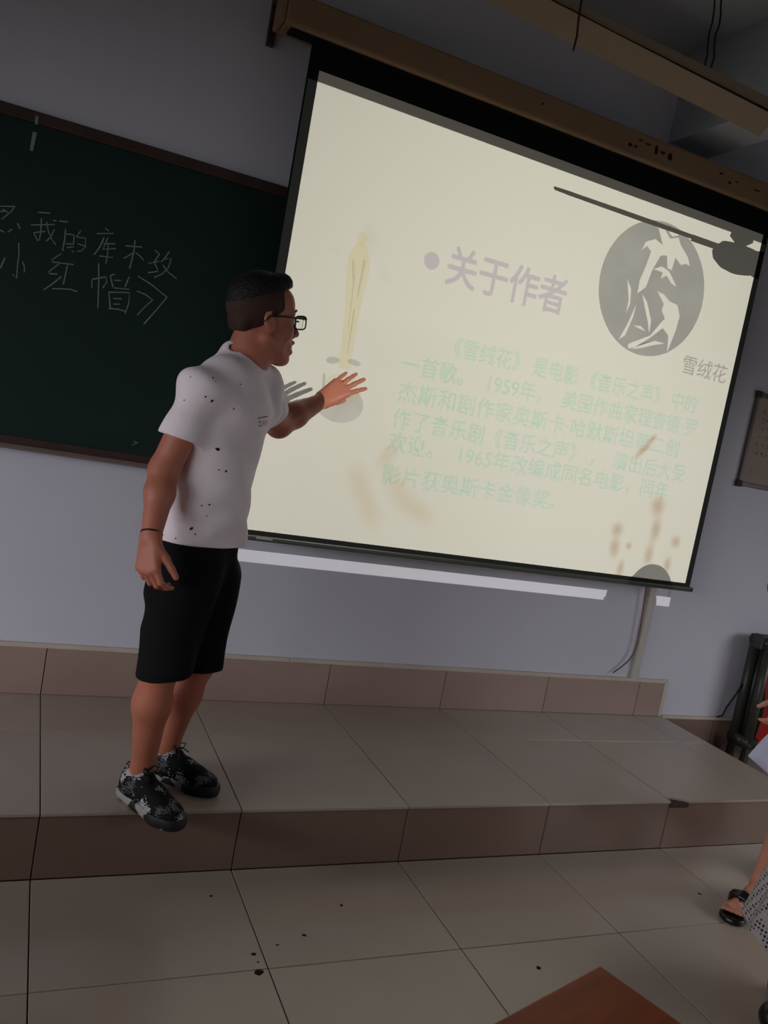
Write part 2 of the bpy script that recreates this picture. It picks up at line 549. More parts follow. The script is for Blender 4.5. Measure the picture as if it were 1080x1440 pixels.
# ------------------------------------------------------------------ ceiling projector: a lamp behind a coloured slide
LP = np.array([2.0, -3.4, 2.3])
DS = SY - LP[1]
FD = 0.20


def film(x, z, k=0):
    d = FD + k * 0.0004
    return LP + (np.array([x, SY, z]) - LP) * (d / DS)


pj = thing('projector', (LP[0], LP[1], LP[2] - 0.12), 'white ceiling-mounted projector throwing the slide onto the screen', 'projector')
M_PROJ = mat('projector_shell', srgb(205, 205, 200), 0.4, 0.5)
hx0, hx1, hya, hyb, hza, hzb = LP[0] - 0.20, LP[0] + 0.14, LP[1] - 0.10, LP[1] + 0.24, LP[2] - 0.15, LP[2] + 0.09
mb = MB()
mb.box((hx0, hya, hza), (hx1, hya + 0.01, hzb))
mb.box((hx0, hya, hza), (hx0 + 0.01, hyb, hzb)); mb.box((hx1 - 0.01, hya, hza), (hx1, hyb, hzb))
mb.box((hx0, hya, hza), (hx1, hyb, hza + 0.01)); mb.box((hx0, hya, hzb - 0.01), (hx1, hyb, hzb))
mb.build('shell', M_PROJ, pj)
# aperture plate with the rectangular gate of the picture
PX0, PX1, PZ0, PZ1 = 0.602, 3.032, 0.893, 2.737
a0 = film(PX0, PZ0, -1); a1 = film(PX1, PZ1, -1)
yy = a0[1]
mb = MB()
mb.box((hx0 + 0.01, yy - 0.001, hza + 0.01), (a0[0], yy, hzb - 0.01)); mb.box((a1[0], yy - 0.001, hza + 0.01), (hx1 - 0.01, yy, hzb - 0.01))
mb.box((a0[0], yy - 0.001, hza + 0.01), (a1[0], yy, a0[2])); mb.box((a0[0], yy - 0.001, a1[2]), (a1[0], yy, hzb - 0.01))
mb.build('aperture_plate', M_BLACK, pj)
MB().tube([(LP[0], LP[1] + 0.05, hzb), (LP[0], LP[1] + 0.05, Z_CEIL)], 0.02, 12).build('mount_pole', M_PROJ, pj)

sp = bpy.data.lights.new('projector_lamp', 'SPOT')
sp.energy = 310
sp.spot_size = math.radians(84); sp.spot_blend = 0.0
sp.shadow_soft_size = 0.0001
sp.color = (1.0, 1.0, 0.98)
spo = bpy.data.objects.new('projector_lamp', sp)
COL.objects.link(spo)
spo.location = LP
spo.rotation_euler = (Vector((1.78, SY, 1.75)) - Vector(LP)).to_track_quat('-Z', 'Y').to_euler()


def filt(name, c, attr=False, noise=0.0, nscale=30):
    m = bpy.data.materials.new(name)
    m.use_nodes = True
    nt = m.node_tree
    nt.nodes.clear()
    out = nt.nodes.new('ShaderNodeOutputMaterial')
    t = nt.nodes.new('ShaderNodeBsdfTransparent')
    nt.links.new(t.outputs[0], out.inputs[0])
    t.inputs[0].default_value = (*c, 1)
    if attr or noise:
        mx = nt.nodes.new('ShaderNodeMix'); mx.data_type = 'RGBA'
        mx.inputs[6].default_value = (1, 1, 1, 1)
        mx.inputs[7].default_value = (*c, 1)
        if attr:
            a = nt.nodes.new('ShaderNodeAttribute'); a.attribute_name = 'fade'
            nt.links.new(a.outputs['Fac'], mx.inputs[0])
        else:
            tc = nt.nodes.new('ShaderNodeTexCoord')
            n = nt.nodes.new('ShaderNodeTexNoise'); n.inputs['Scale'].default_value = nscale; n.inputs['Detail'].default_value = 3
            mr = nt.nodes.new('ShaderNodeMapRange')
            mr.inputs[1].default_value = 0.3; mr.inputs[2].default_value = 0.7
            mr.inputs[3].default_value = 1 - noise; mr.inputs[4].default_value = 1
            nt.links.new(tc.outputs['Object'], n.inputs['Vector'])
            nt.links.new(n.outputs['Fac'], mr.inputs[0])
            nt.links.new(mr.outputs[0], mx.inputs[0])
        nt.links.new(mx.outputs[2], t.inputs[0])
    return m


F_BASE = filt('slide_cream', (0.96, 0.97, 0.91), noise=0.3, nscale=22)
F_TITLE = filt('slide_lilac', (0.74, 0.68, 0.84))
F_BODY = filt('slide_mint', (0.66, 0.95, 0.85), noise=0.25, nscale=160)
F_GREY = filt('slide_grey', (0.36, 0.37, 0.40), noise=0.22, nscale=60)
F_GREY2 = filt('slide_light_grey', (0.60, 0.60, 0.62), noise=0.4, nscale=150)
F_CAP = filt('slide_caption', (0.50, 0.50, 0.50))
F_GOLD = filt('slide_gold', (0.98, 0.90, 0.62), noise=0.4, nscale=180)
F_SHADE = filt('slide_shade', (0.80, 0.76, 0.74))
F_BROWN = filt('slide_brown', (0.72, 0.53, 0.40), attr=True)
F_TAN = filt('slide_tan', (0.92, 0.85, 0.74), attr=True)
F_FAINT = filt('slide_faint', (0.93, 0.93, 0.94), attr=True)


def film_mesh(name, pts, faces, m, k):
    vs = [film(p[0], p[1], k) for p in pts]
    me = bpy.data.meshes.new(name)
    me.from_pydata([tuple(v) for v in vs], [], faces)
    return link(name, me, m, slide)


slide = None
sl = bpy.data.meshes.new('slide')
sl.from_pydata([tuple(film(x, z, 0)) for x, z in ((PX0 - .1, PZ0 - .1), (PX1 + .1, PZ0 - .1), (PX1 + .1, PZ1 + .1), (PX0 - .1, PZ1 + .1))], [], [(0, 1, 2, 3)])
slide = link('slide', sl, F_BASE, pj)


def text_mesh(txt, bold=0.0):
    cu = bpy.data.curves.new('t', 'FONT')
    cu.body = txt
    cu.size = 1.0
    cu.dimensions = '2D'
    cu.resolution_u = 3
    cu.offset = bold
    o = bpy.data.objects.new('t', cu)
    COL.objects.link(o)
    dg = bpy.context.evaluated_depsgraph_get()
    me = o.evaluated_get(dg).to_mesh()
    v = np.array([x.co[:] for x in me.vertices], float).reshape(-1, 3)
    f = [tuple(p.vertices) for p in me.polygons]
    o.evaluated_get(dg).to_mesh_clear()
    bpy.data.objects.remove(o)
    bpy.data.curves.remove(cu)
    return v, f


def film_text(name, txt, x0, x1, zc, h, m, k, bold=0.0):
    v, f = text_mesh(txt, bold)
    lo = v.min(0); hi = v.max(0)
    vref, _ = text_mesh('国')
    s = h / (vref[:, 1].max() - vref[:, 1].min())
    cy = (vref[:, 1].max() + vref[:, 1].min()) / 2
    sx = (x1 - x0) / (hi[0] - lo[0])
    return film_mesh(name, [(x0 + (p[0] - lo[0]) * sx, zc + (p[1] - cy) * s) for p in v], f, m, k)


film_text('slide_title', '关于作者', 1.318, 1.935, 2.212, 0.155, F_TITLE, 1, 0.018)
LINES = [('《雪绒花》 是电影 《音乐之声》 中的', 1.425, 2.815, 1.886), ('一首歌。  1959年，  美国作曲家理查德·罗', 1.197, 2.848, 1.771),
         ('杰斯和剧作家奥斯卡·哈默斯坦第二创', 1.203, 2.765, 1.654), ('作了音乐剧《音乐之声》 ，  演出后大受', 1.200, 2.841, 1.538),
         ('欢迎。  1965年改编成同名电影，同年', 1.197, 2.760, 1.436), ('影片获奥斯卡金像奖。', 1.198, 2.10, 1.297)]
for t, xa, xb, zc in LINES:
    film_text('slide_line', t, xa, xb, zc, 0.083, F_BODY, 1, 0.010)
film_text('slide_caption', '雪绒花', 2.675, 2.965, 2.066, 0.085, F_CAP, 1, 0.004)


def disc(name, cx, cz, rx, rz, m, k, n=28, rot=0.0, fade=False):
    rings = 5 if fade else 1
    pts = [(cx, cz)]; fa = [1.0]; fs = []
    for r in range(1, rings + 1):
        t = r / rings
        for q in range(n):
            a = 2 * math.pi * q / n
            dx, dz = rx * t * math.cos(a), rz * t * math.sin(a)
            pts.append((cx + dx * math.cos(rot) - dz * math.sin(rot), cz + dx * math.sin(rot) + dz * math.cos(rot)))
            fa.append(0.5 + 0.5 * math.cos(math.pi * t))
    for q in range(n):
        fs.append((0, 1 + q, 1 + (q + 1) % n))
    for r in range(rings - 1):
        for q in range(n):
            a = 1 + r * n + q; b = 1 + r * n + (q + 1) % n
            fs.append((a, b, b + n, a + n))
    o = film_mesh(name, pts, fs, m, k)
    if fade:
        at_ = o.data.attributes.new('fade', 'FLOAT', 'POINT')
        at_.data.foreach_set('value', fa)
    return o


disc('slide_bullet', 1.246, 2.21, 0.036, 0.036, F_TITLE, 1)


def holed(name, outer, holes, m, k):
    cu = bpy.data.curves.new('h', 'CURVE')
    cu.dimensions = '2D'; cu.fill_mode = 'BOTH'
    for poly in [outer] + holes:
        s = cu.splines.new('POLY')
        s.points.add(len(poly) - 1)
        for p, q in zip(s.points, poly):
            p.co = (q[0], q[1], 0, 1)
        s.use_cyclic_u = True
    o = bpy.data.objects.new('h', cu)
    COL.objects.link(o)
    dg = bpy.context.evaluated_depsgraph_get()
    me = o.evaluated_get(dg).to_mesh()
    v = [x.co[:] for x in me.vertices]; f = [tuple(p.vertices) for p in me.polygons]
    o.evaluated_get(dg).to_mesh_clear()
    bpy.data.objects.remove(o); bpy.data.curves.remove(cu)
    return film_mesh(name, [(p[0], p[1]) for p in v], f, m, k)


# oval picture with pale flowers; outlines read off the picture as shown on the screen
E4 = lambda p: tuple(at(760 + p[0] / 3.375, 220 + p[1] / 3.375, SY)[[0, 2]])
ec = np.array([2.402, 2.366])
oval = [(ec[0] + 0.312 * math.cos(a), ec[1] + 0.312 * math.sin(a)) for a in np.linspace(0, 2 * math.pi, 64, endpoint=False)]
flowers = [
    [(480, 445), (500, 405), (545, 392), (580, 420), (560, 340), (530, 325), (560, 308), (590, 345), (615, 390), (655, 385), (665, 420), (700, 480), (708, 520), (690, 510), (665, 515), (640, 480), (622, 540), (602, 530), (600, 470), (570, 470), (530, 540), (500, 620), (460, 650), (470, 590), (500, 520), (525, 450), (505, 425)],
    [(535, 535), (575, 522), (610, 545), (645, 618), (622, 605), (598, 565), (570, 580), (580, 550)],
    [(600, 345), (640, 365), (662, 350), (655, 375), (625, 380)],
    [(482, 652), (505, 690), (525, 780), (515, 840), (508, 780)],
    [(555, 640), (585, 655), (615, 690), (650, 705), (660, 760), (640, 830), (600, 932), (606, 850), (580, 815), (520, 860), (450, 905), (415, 912), (415, 890), (520, 850), (570, 790), (590, 770), (575, 730), (585, 700)],
    [(440, 802), (475, 805), (498, 830), (470, 818)],
    [(430, 915), (480, 885), (540, 875), (590, 888), (540, 895), (470, 910)],
    [(412, 580), (430, 630), (425, 700), (405, 745), (418, 680)],
    [(455, 700), (440, 760), (400, 850), (370, 870), (410, 800)],
]
holed('slide_flower_picture', oval, [[E4(p) for p in fl_] for fl_ in flowers], F_GREY, 1)
# a plain gilt award on a round grey base, standing at the left of the slide
E7 = lambda p: tuple(at(420 + p[0] / 4.5, 300 + p[1] / 4.5, SY)[[0, 2]])
top_, bot_ = np.array(E7((405, 130))), np.array(E7((287, 985)))
ax_ = top_ - bot_
sd_ = np.array([-ax_[1], ax_[0]]) / np.linalg.norm(ax_)
prof_ = [(0.0, .026), (0.25, .028), (0.5, .036), (0.72, .050), (0.84, .046), (0.93, .018)]
tro = [tuple(bot_ + ax_ * t + sd_ * w) for t, w in prof_] + [tuple(bot_ + ax_ * t - sd_ * w) for t, w in reversed(prof_)]
holed('slide_award', tro, [], F_GOLD, 1)
disc('slide_award_knob', *(bot_ + ax_ * 0.965), 0.022, 0.026, F_GOLD, 2)
for w0, w1, t0, t1 in ((-.030, -.018, .55, .82), (.008, .014, .30, .70), (-.012, -.004, .12, .45), (.020, .030, .66, .80)):
    holed('slide_award_shading', [tuple(bot_ + ax_ * t0 + sd_ * w0 * .6), tuple(bot_ + ax_ * t0 + sd_ * w1 * .6), tuple(bot_ + ax_ * t1 + sd_ * w1), tuple(bot_ + ax_ * t1 + sd_ * w0)], [], F_SHADE, 3)
basec = (0.955, 1.555)
disc('slide_award_base', basec[0], basec[1], 0.105, 0.080, F_GREY2, 1)
disc('slide_award_plinth', 0.955, 1.615, 0.083, 0.062, F_GOLD, 2)
mbp = [(0.862, 1.66), (0.868, 1.60), (0.905, 1.56), (0.955, 1.545), (0.955, 1.555), (0.915, 1.57), (0.88, 1.605), (0.874, 1.66)]
holed('slide_award_rim', mbp, [], F_GREY2, 3)
for (u, v, rx, rz, ro) in ((228, 225, .045, .016, -.4), (545, 400, .06, .02, -.75), (450, 165, .05, .09, 0.2), (215, 930, .03, .014, .2), (350, 945, .03, .012, -.1)):
    c = E7((u, v)); disc('slide_beam', c[0], c[1], rx, rz, F_FAINT if u != 215 and u != 350 else F_GREY2, 3, rot=ro, fade=(u not in (215, 350)))
# soft brown blossoms
for (u, v, rx, rz, ro) in ((868, 745, .055, .055, 0), (864, 770, .05, .08, .1), (872, 800, .035, .07, 0), (925, 712, .07, .08, .1), (922, 745, .05, .10, 0), (912, 780, .045, .09, 0), (950, 762, .05, .05, 0), (884, 768, .03, .03, 0), (938, 795, .04, .07, 0), (905, 632, .03, .10, -.75), (917, 617, .02, .05, -.75), (560, 690, .18, .09, -.9), (590, 720, .14, .08, -.5), (505, 680, .09, .14, .4), (520, 720, .08, .13, .5), (545, 640, .12, .06, 1.0)):
    big = u > 850
    c = at(u, v, SY)
    disc('slide_blossom', c[0], c[2], rx, rz, F_BROWN if big else F_TAN, 3, rot=ro, fade=True)

# ------------------------------------------------------------------ hanging board lamp
LY = -0.80
lamp = thing('board_lamp', (1.62, LY, 2.86), 'beige hanging fluorescent lamp trough on wires near the ceiling beam', 'lamp')


def lamp_bar(name, quad, m, xl=0.96, xr=2.245):
    """bar along the wall; quad lists (u0, v0, u1, v1, y): two sights of each long edge and its distance from the wall"""
    ends = [[], []]
    for u0, v0, u1, v1, y in quad:
        a = at(u0, v0, y); b = at(u1, v1, y)
        for k, x in enumerate((xl, xr)):
            ends[k].append(a + (b - a) * ((x - a[0]) / (b[0] - a[0])))
    n = len(quad)
    fs = [tuple(range(n)), tuple(range(2 * n - 1, n - 1, -1))] + [(i, i + n, (i + 1) % n + n, (i + 1) % n) for i in range(n)]
    return MB().add(ends[0] + ends[1], fs).build(name, m, lamp)


lo_, mid_, top_ = (690, 5, 1068, 192), (777, 0, 1076, 154), (804, 0, 1080, 136)
refl = lamp_bar('reflector', [(*lo_, LY + 0.02), (*mid_, LY - 0.05), (777, 0, 1076, 154, LY + 0.06), (690, 5, 1068, 192, LY + 0.035)], M_LAMP)
lamp_bar('spine', [(775, 0, 1075, 153, LY - 0.045), (*top_, LY - 0.045), (*top_, LY + 0.03), (775, 0, 1075, 153, LY + 0.03)], M_LAMP, 0.955, 2.25)
lamp_bar('seam', [(779, 0, 1077.5, 156, LY - 0.052), (776, 0, 1075.5, 151, LY - 0.052), (776, 0, 1075.5, 151, LY - 0.040), (779, 0, 1077.5, 156, LY - 0.040)], M_WIRE, 0.96, 2.248)
lamp_bar('end_plate', [(690, 6, 1068, 193, LY + 0.019), (*mid_, LY - 0.051), (777, 0, 1076, 154, LY + 0.061), (690, 6, 1068, 193, LY + 0.036)], M_LAMP, 2.243, 2.249)
lamp_bar('end_plate', [(690, 6, 1068, 193, LY + 0.019), (*mid_, LY - 0.051), (777, 0, 1076, 154, LY + 0.061), (690, 6, 1068, 193, LY + 0.036)], M_LAMP, 0.956, 0.962)
MB().tube([(1.03, LY + 0.07, 3.01), (2.18, LY + 0.07, 2.97)], 0.014, 12).build('lamp_tube', M_LAMPTUBE, lamp, smooth=True)
for xx, zz in ((1.03, 3.01), (2.18, 2.97)):
    MB().box((xx - 0.012, LY + 0.03, zz - 0.02), (xx + 0.012, LY + 0.116, zz + 0.02)).build('tube_socket', M_LAMP, lamp)


def wire(name, u0, v0, u1, v1, y, parent, wob=0.004, top=Z_CEIL, r=0.0035):
    a = at(u0, v0, y); b = at(u1, v1, y)
    d = a - b
    e = b + d * ((top - b[2]) / d[2])
    pts = [b + (e - b) * t + np.array([wob * math.sin(t * 23), 0, 0]) for t in np.linspace(0, 1, 14)]
    return MB().tube(pts, r, 6).build(name, M_WIRE, parent)


wire('hanging_wire', 819, 0, 806, 72, LY - 0.06, lamp)
wire('hanging_wire', 1006, 0, 991, 92, LY - 0.02, lamp)
wire('hanging_wire', 1016, 0, 1000, 95, LY - 0.01, lamp, 0.006)

# ------------------------------------------------------------------ ceiling fan in the projector beam
fy = -1.70
tt = (fy - LP[1]) / DS
fx = LP[0] + (2.868 - LP[0]) * tt
fz = LP[2] + (2.627 - LP[2]) * tt
M_FAN = mat('fan_enamel', srgb(180, 178, 168), 0.4, 0.5)
fan = thing('ceiling_fan', (fx, fy, fz), 'three-bladed ceiling fan hanging in the projector beam', 'fan')
MB().lathe([(0.02, 0.035), (0.06, 0.03), (0.082, 0.012), (0.085, 0.0), (0.078, -0.016), (0.05, -0.032), (0.015, -0.038)], (fx, fy, fz), 28).build('motor_hub', M_FAN, fan, smooth=True)
MB().tube([(fx, fy, fz + 0.03), (fx, fy, Z_CEIL)], 0.011, 10).build('down_rod', M_FAN, fan, smooth=True)
MB().lathe([(0.012, 0.075), (0.035, 0.07), (0.04, 0.05), (0.016, 0.035)], (fx, fy, fz), 16).build('rod_collar', M_FAN, fan, smooth=True)
MB().lathe([(0.06, 0.0), (0.055, -0.03), (0.014, -0.06)], (fx, fy, Z_CEIL), 20).build('ceiling_canopy', M_FAN, fan, smooth=True)
blade = []
nb = 12
for i in range(nb + 1):
    r = 0.12 + 0.46 * i / nb
    w = 0.052 + 0.018 * math.sin(math.pi * min(1, i / nb * 1.2)) if i < nb else 0.03
    blade.append((r, w))
for ang in (math.radians(181), math.radians(301), math.radians(61)):
    vs = []; fs = []
    pit = math.radians(-3)
    for r, w in blade:
        for sgn in (-1, 1):
            for th in (0, 0.004):
                p = Vector((r, sgn * w * math.cos(pit), sgn * w * math.sin(pit) + th + 0.012))
                p = Matrix.Rotation(ang, 3, 'Z') @ p
                vs.append((fx + p.x, fy + p.y, fz + p.z))
    for i in range(nb):
        o = 4 * i
        fs += [(o, o + 4, o + 6, o + 2), (o + 1, o + 3, o + 7, o + 5), (o, o + 1, o + 5, o + 4), (o + 2, o + 6, o + 7, o + 3)]
    fs += [(0, 2, 3, 1), (4 * nb, 4 * nb + 1, 4 * nb + 3, 4 * nb + 2)]
    b_ = MB().add(vs, fs).build('blade', M_FAN, fan)
    d = Matrix.Rotation(ang, 3, 'Z') @ Vector((1, 0, 0))
    c = Vector((fx, fy, fz + 0.012))
    MB().tube([c + d * 0.06, c + d * 0.16], 0.009, 6).build('blade_arm', M_FAN, b_)

# ------------------------------------------------------------------ radiator at the front wall, right of the platform
rad = thing('radiator', (3.70, -0.12, 0), 'dark cast iron column radiator at the right end of the wall', 'radiator')
rx0 = 3.665
NS = 9
sec = MB()
zt, zb_ = 0.735, 0.10
for yc in (-0.075, -0.175):
    pts = [(0, yc, zb_ + 0.03), (0, yc, zt - 0.03)]
    mbt = MB().tube(pts, 0.027, 12)
    sec.add(mbt.v, mbt.f)
for zz in (zb_ + 0.03, zt - 0.03):
    pr_ = [(-0.205 if False else -0.20, zz), (-0.19, zz - 0.03), (-0.06, zz - 0.03), (-0.048, zz), (-0.06, zz + 0.03), (-0.19, zz + 0.03)]
    sec.prism(pr_, 0, -0.026, 0.026)
    hub_ = MB().tube([(-0.032, -0.125, zz), (0.032, -0.125, zz)], 0.034, 12)
    sec.add(hub_.v, hub_.f)
sec_me = sec.mesh('section', True)
sec_me.materials.append(M_IRON)
for i in range(NS):
    o = link('section', sec_me, None, rad)
    o.matrix_parent_inverse = world_of(rad).inverted()
    o.location = (rx0 + 0.03 + i * 0.062, 0, 0)
for i in (0, NS - 1):
    xx = rx0 + 0.03 + i * 0.062
    for yc in (-0.075, -0.175):
        MB().tube([(xx, yc, 0.0), (xx, yc, 0.10)], [0.026, 0.02], 10).build('foot', M_IRON, rad)
MB().cbox((rx0 - 0.012, -0.16, zt - 0.07), (rx0 + 0.01, -0.09, zt + 0.012), 0.008).build('end_plug', M_IRON, rad)
# thin pipe from the skirting up to the radiator
p0 = at(1008, 1008, -0.02)
MB().tube([p0, p0 + np.array([0.03, -0.01, 0.012]), at(1022, 994, -0.04), at(1034, 978, -0.06), at(1044, 962, -0.08)], 0.005, 8).build('pipe', M_WIRE, rad, smooth=True)

# ------------------------------------------------------------------ cable trunking and loose cable
tk = thing('cable_trunking', (2.935, 0, SKT + 0.018), 'narrow cream cable trunking on the wall below the screen corner', 'trunking')
MB().cbox((2.916, -0.020, SKT + 0.018), (2.956, 0, 1.6), 0.002).build('trunk', M_WHITEPL, tk)
MB().cbox((2.913, -0.022, 0.84), (2.959, 0, 0.875), 0.002).build('coupling', M_WHITEPL, tk)
cab = MB()
cpts = [at(u, v, y) for u, v, y in ((907, 838, -.026), (904, 860, -.026), (900, 885, -.026), (896, 905, -.026), (891, 919, -.026), (883, 930, -.024), (872, 939, -.022), (862, 946, -.02))]
cable = MB().tube([at(910, 815, -.026)] + cpts, 0.004, 8).build('loose_cable', M_CABLE, None, smooth=True)
tag(cable, 'thin brown cable drooping beside the cream trunking onto the skirting', 'cable')

# ------------------------------------------------------------------ framed notice at the right edge
nx0, nx1, nz0, nz1 = 3.366, 3.98, 1.552, 2.042
nt_ = thing('notice_board', (3.66, 0, nz0), 'small framed tan notice hanging on the wall at the right edge', 'notice')
MB().box((nx0, -0.014, nz0), (nx1, 0, nz1)).build('notice_sheet', M_NOTICE, nt_)
for a, b in (((nx0 - .008, -.02, nz0 - .012), (nx1 + .008, 0, nz0 + .012)), ((nx0 - .008, -.02, nz1 - .012), (nx1 + .008, 0, nz1 + .012)), ((nx0 - .010, -.02, nz0), (nx0 + .008, 0, nz1)), ((nx1 - .008, -.02, nz0), (nx1 + .010, 0, nz1))):
    MB().cbox(a, b, 0.003).build('frame_strip', M_NFRAME, nt_)
for xx in (nx0, nx1):
    for zz in (nz0, nz1):
        MB().cbox((xx - .016, -.024, zz - .018), (xx + .018, 0, zz + .018), 0.003).build('frame_corner', M_INK, nt_)
ink = MB()
rr = random.Random(3)
for row, zz in enumerate((1.955, 1.91, 1.865, 1.82, 1.775, 1.73)):
    xx = nx0 + 0.055 + 0.02 * rr.random()
    while xx < nx1 - 0.06:
        for s in range(rr.randint(2, 4)):
            ax, az = xx + rr.uniform(0, .02), zz + rr.uniform(-.013, .013)
            bx_, bz_ = xx + rr.uniform(0, .022), zz + rr.uniform(-.013, .013)
            r = strip([(ax, az), (bx_, bz_)], 0.0028, -0.0142, 0.0004)
            ink.add(r.v, r.f)
        xx += rr.uniform(0.028, 0.045)
ink.build('faded_writing', M_INK, nt_)['kind'] = 'stuff'

# ------------------------------------------------------------------ wooden desk in the foreground
def wood(name, c1, c2):
    m = bpy.data.materials.new(name)
    m.use_nodes = True
    nt = m.node_tree
    b = nt.nodes['Principled BSDF']
    b.inputs['Roughness'].default_value = 0.35
    tc = nt.nodes.new('ShaderNodeTexCoord')
    mp = nt.nodes.new('ShaderNodeMapping')
    mp.inputs['Scale'].default_value = (3, 40, 40)
    n = nt.nodes.new('ShaderNodeTexNoise')
    n.inputs['Scale'].default_value = 1.5; n.inputs['Detail'].default_value = 6
    cr = nt.nodes.new('ShaderNodeValToRGB')
    cr.color_ramp.elements[0].position = 0.3; cr.color_ramp.elements[0].color = c1
    cr.color_ramp.elements[1].position = 0.7; cr.color_ramp.elements[1].color = c2
    nt.links.new(tc.outputs['Object'], mp.inputs[0]); nt.links.new(mp.outputs[0], n.inputs['Vector'])
    nt.links.new(n.outputs['Fac'], cr.inputs[0]); nt.links.new(cr.outputs[0], b.inputs['Base Color'])
    return m


M_DESK = wood('desk_wood', srgb(126, 52, 16), srgb(150, 68, 24))
M_DESKLEG = mat('desk_leg', srgb(60, 62, 66), 0.45, 0.5, metal=0.3)


def local(o):
    o.matrix_parent_inverse = Matrix.Identity(4)
    return o


def make_desk(loc, rz, w, d, label):
    """desk whose far right top corner stands over loc"""
    desk = thing('desk', loc, label, 'desk', 'wooden classroom desks')
    desk.rotation_euler = (0, 0, rz)
    local(MB().cbox((-w, -d, 0.726), (0, 0, 0.75), 0.003).build('desk_top', M_DESK, desk))
    for lx in (-w + 0.05, -0.05):
        local(MB().box((lx - .01, -d + .03, 0.60), (lx + .01, -0.03, 0.725)).build('side_panel', M_DESK, desk))
        for ly in (-d + .05, -0.05):
            local(MB().cbox((lx - .014, ly - .014, 0), (lx + .014, ly + .014, 0.60), 0.003).build('leg', M_DESKLEG, desk))
        local(MB().box((lx - .012, -d + .064, 0.06), (lx + .012, -0.064, 0.085)).build('foot_rail', M_DESKLEG, desk))
    local(MB().box((-w + .06, -0.05, 0.28), (-.06, -0.035, 0.725)).build('front_panel', M_DESK, desk))
    local(MB().box((-w + .06, -d + .03, 0.60), (-.06, -0.05, 0.612)).build('shelf', M_DESK, desk))
    return desk


make_desk((0.70, -2.473, 0), math.radians(18.6), 0.62, 0.42, 'orange-brown wooden desk whose corner rises into the foreground')
# unseen desks added left of the aisle to shade the lower floor
for x_, y_, lab in ((-0.42, -1.75, 'added unseen front-row wooden double desk next to the aisle, shades the floor'), (-1.62, -1.75, 'added unseen middle wooden double desk of the front row, shades the floor'), (-2.82, -1.75, 'added unseen front-row wooden double desk beside the left windows, shades the floor'),
                    (-0.95, -2.75, 'added unseen second-row wooden double desk next to the aisle, shades the floor'), (-2.15, -2.75, 'added unseen second-row wooden double desk beside the left windows, shades the floor')):
    make_desk((x_, y_, 0), 0, 1.15, 0.42, lab)

# ------------------------------------------------------------------ specks on the floor
def on_floor(u, v, z):
    d = CF + CR * (u - 540) / F_PX - CU * (v - 720) / F_PX
    return CAM + d * ((z - CAM[2]) / d[2])


SPECKS = [(480, 1273, .006, 'small dark speck on the floor tile below the middle of the step'), (428, 1315, .007, 'lone dark crumb on the tile right of the dirt cluster'),
          (390, 1329, .005, 'tiny dark crumb touching the tile joint by the dirt cluster'), (357, 1342, .008, 'dark smear at the top of the dirt cluster by the joint'),
          (364, 1367, .013, 'largest brown dirt lump in the cluster by the floor joint'), (363, 1353, .004, 'tiniest grain between the two lumps of the dirt cluster'),
          (757, 1361, .008, 'dark speck on the floor tile left of the desk corner'), (984, 1257, .007, 'dark speck on the floor tile near the black flip-flop'),
          (297, 1260, .006, 'faint speck on the floor tile just below the step, under the shoes')]
for k, (u, v, r, lab) in enumerate(SPECKS):
    c = on_floor(u, v, 0)
    r0 = random.Random(k + 50)
    n = 9
    ring = [(c[0] + r * math.cos(2 * math.pi * q / n) * r0.uniform(.5, 1.25), c[1] + r * math.sin(2 * math.pi * q / n) * r0.uniform(.5, 1.25)) for q in range(n)]
    vs = [(p[0], p[1], 0.0) for p in ring] + [(c[0] + (p[0] - c[0]) * .6, c[1] + (p[1] - c[1]) * .6, r * 0.22) for p in ring] + [(c[0], c[1], r * .3)]
    fs = [(q, (q + 1) % n, n + (q + 1) % n, n + q) for q in range(n)] + [(n + q, n + (q + 1) % n, 2 * n) for q in range(n)] + [tuple(range(n - 1, -1, -1))]
    o = MB().add(vs, fs).build('dirt_speck', M_DIRT)
    tag(o, lab, 'dirt', 'dirt specks on the floor tiles')

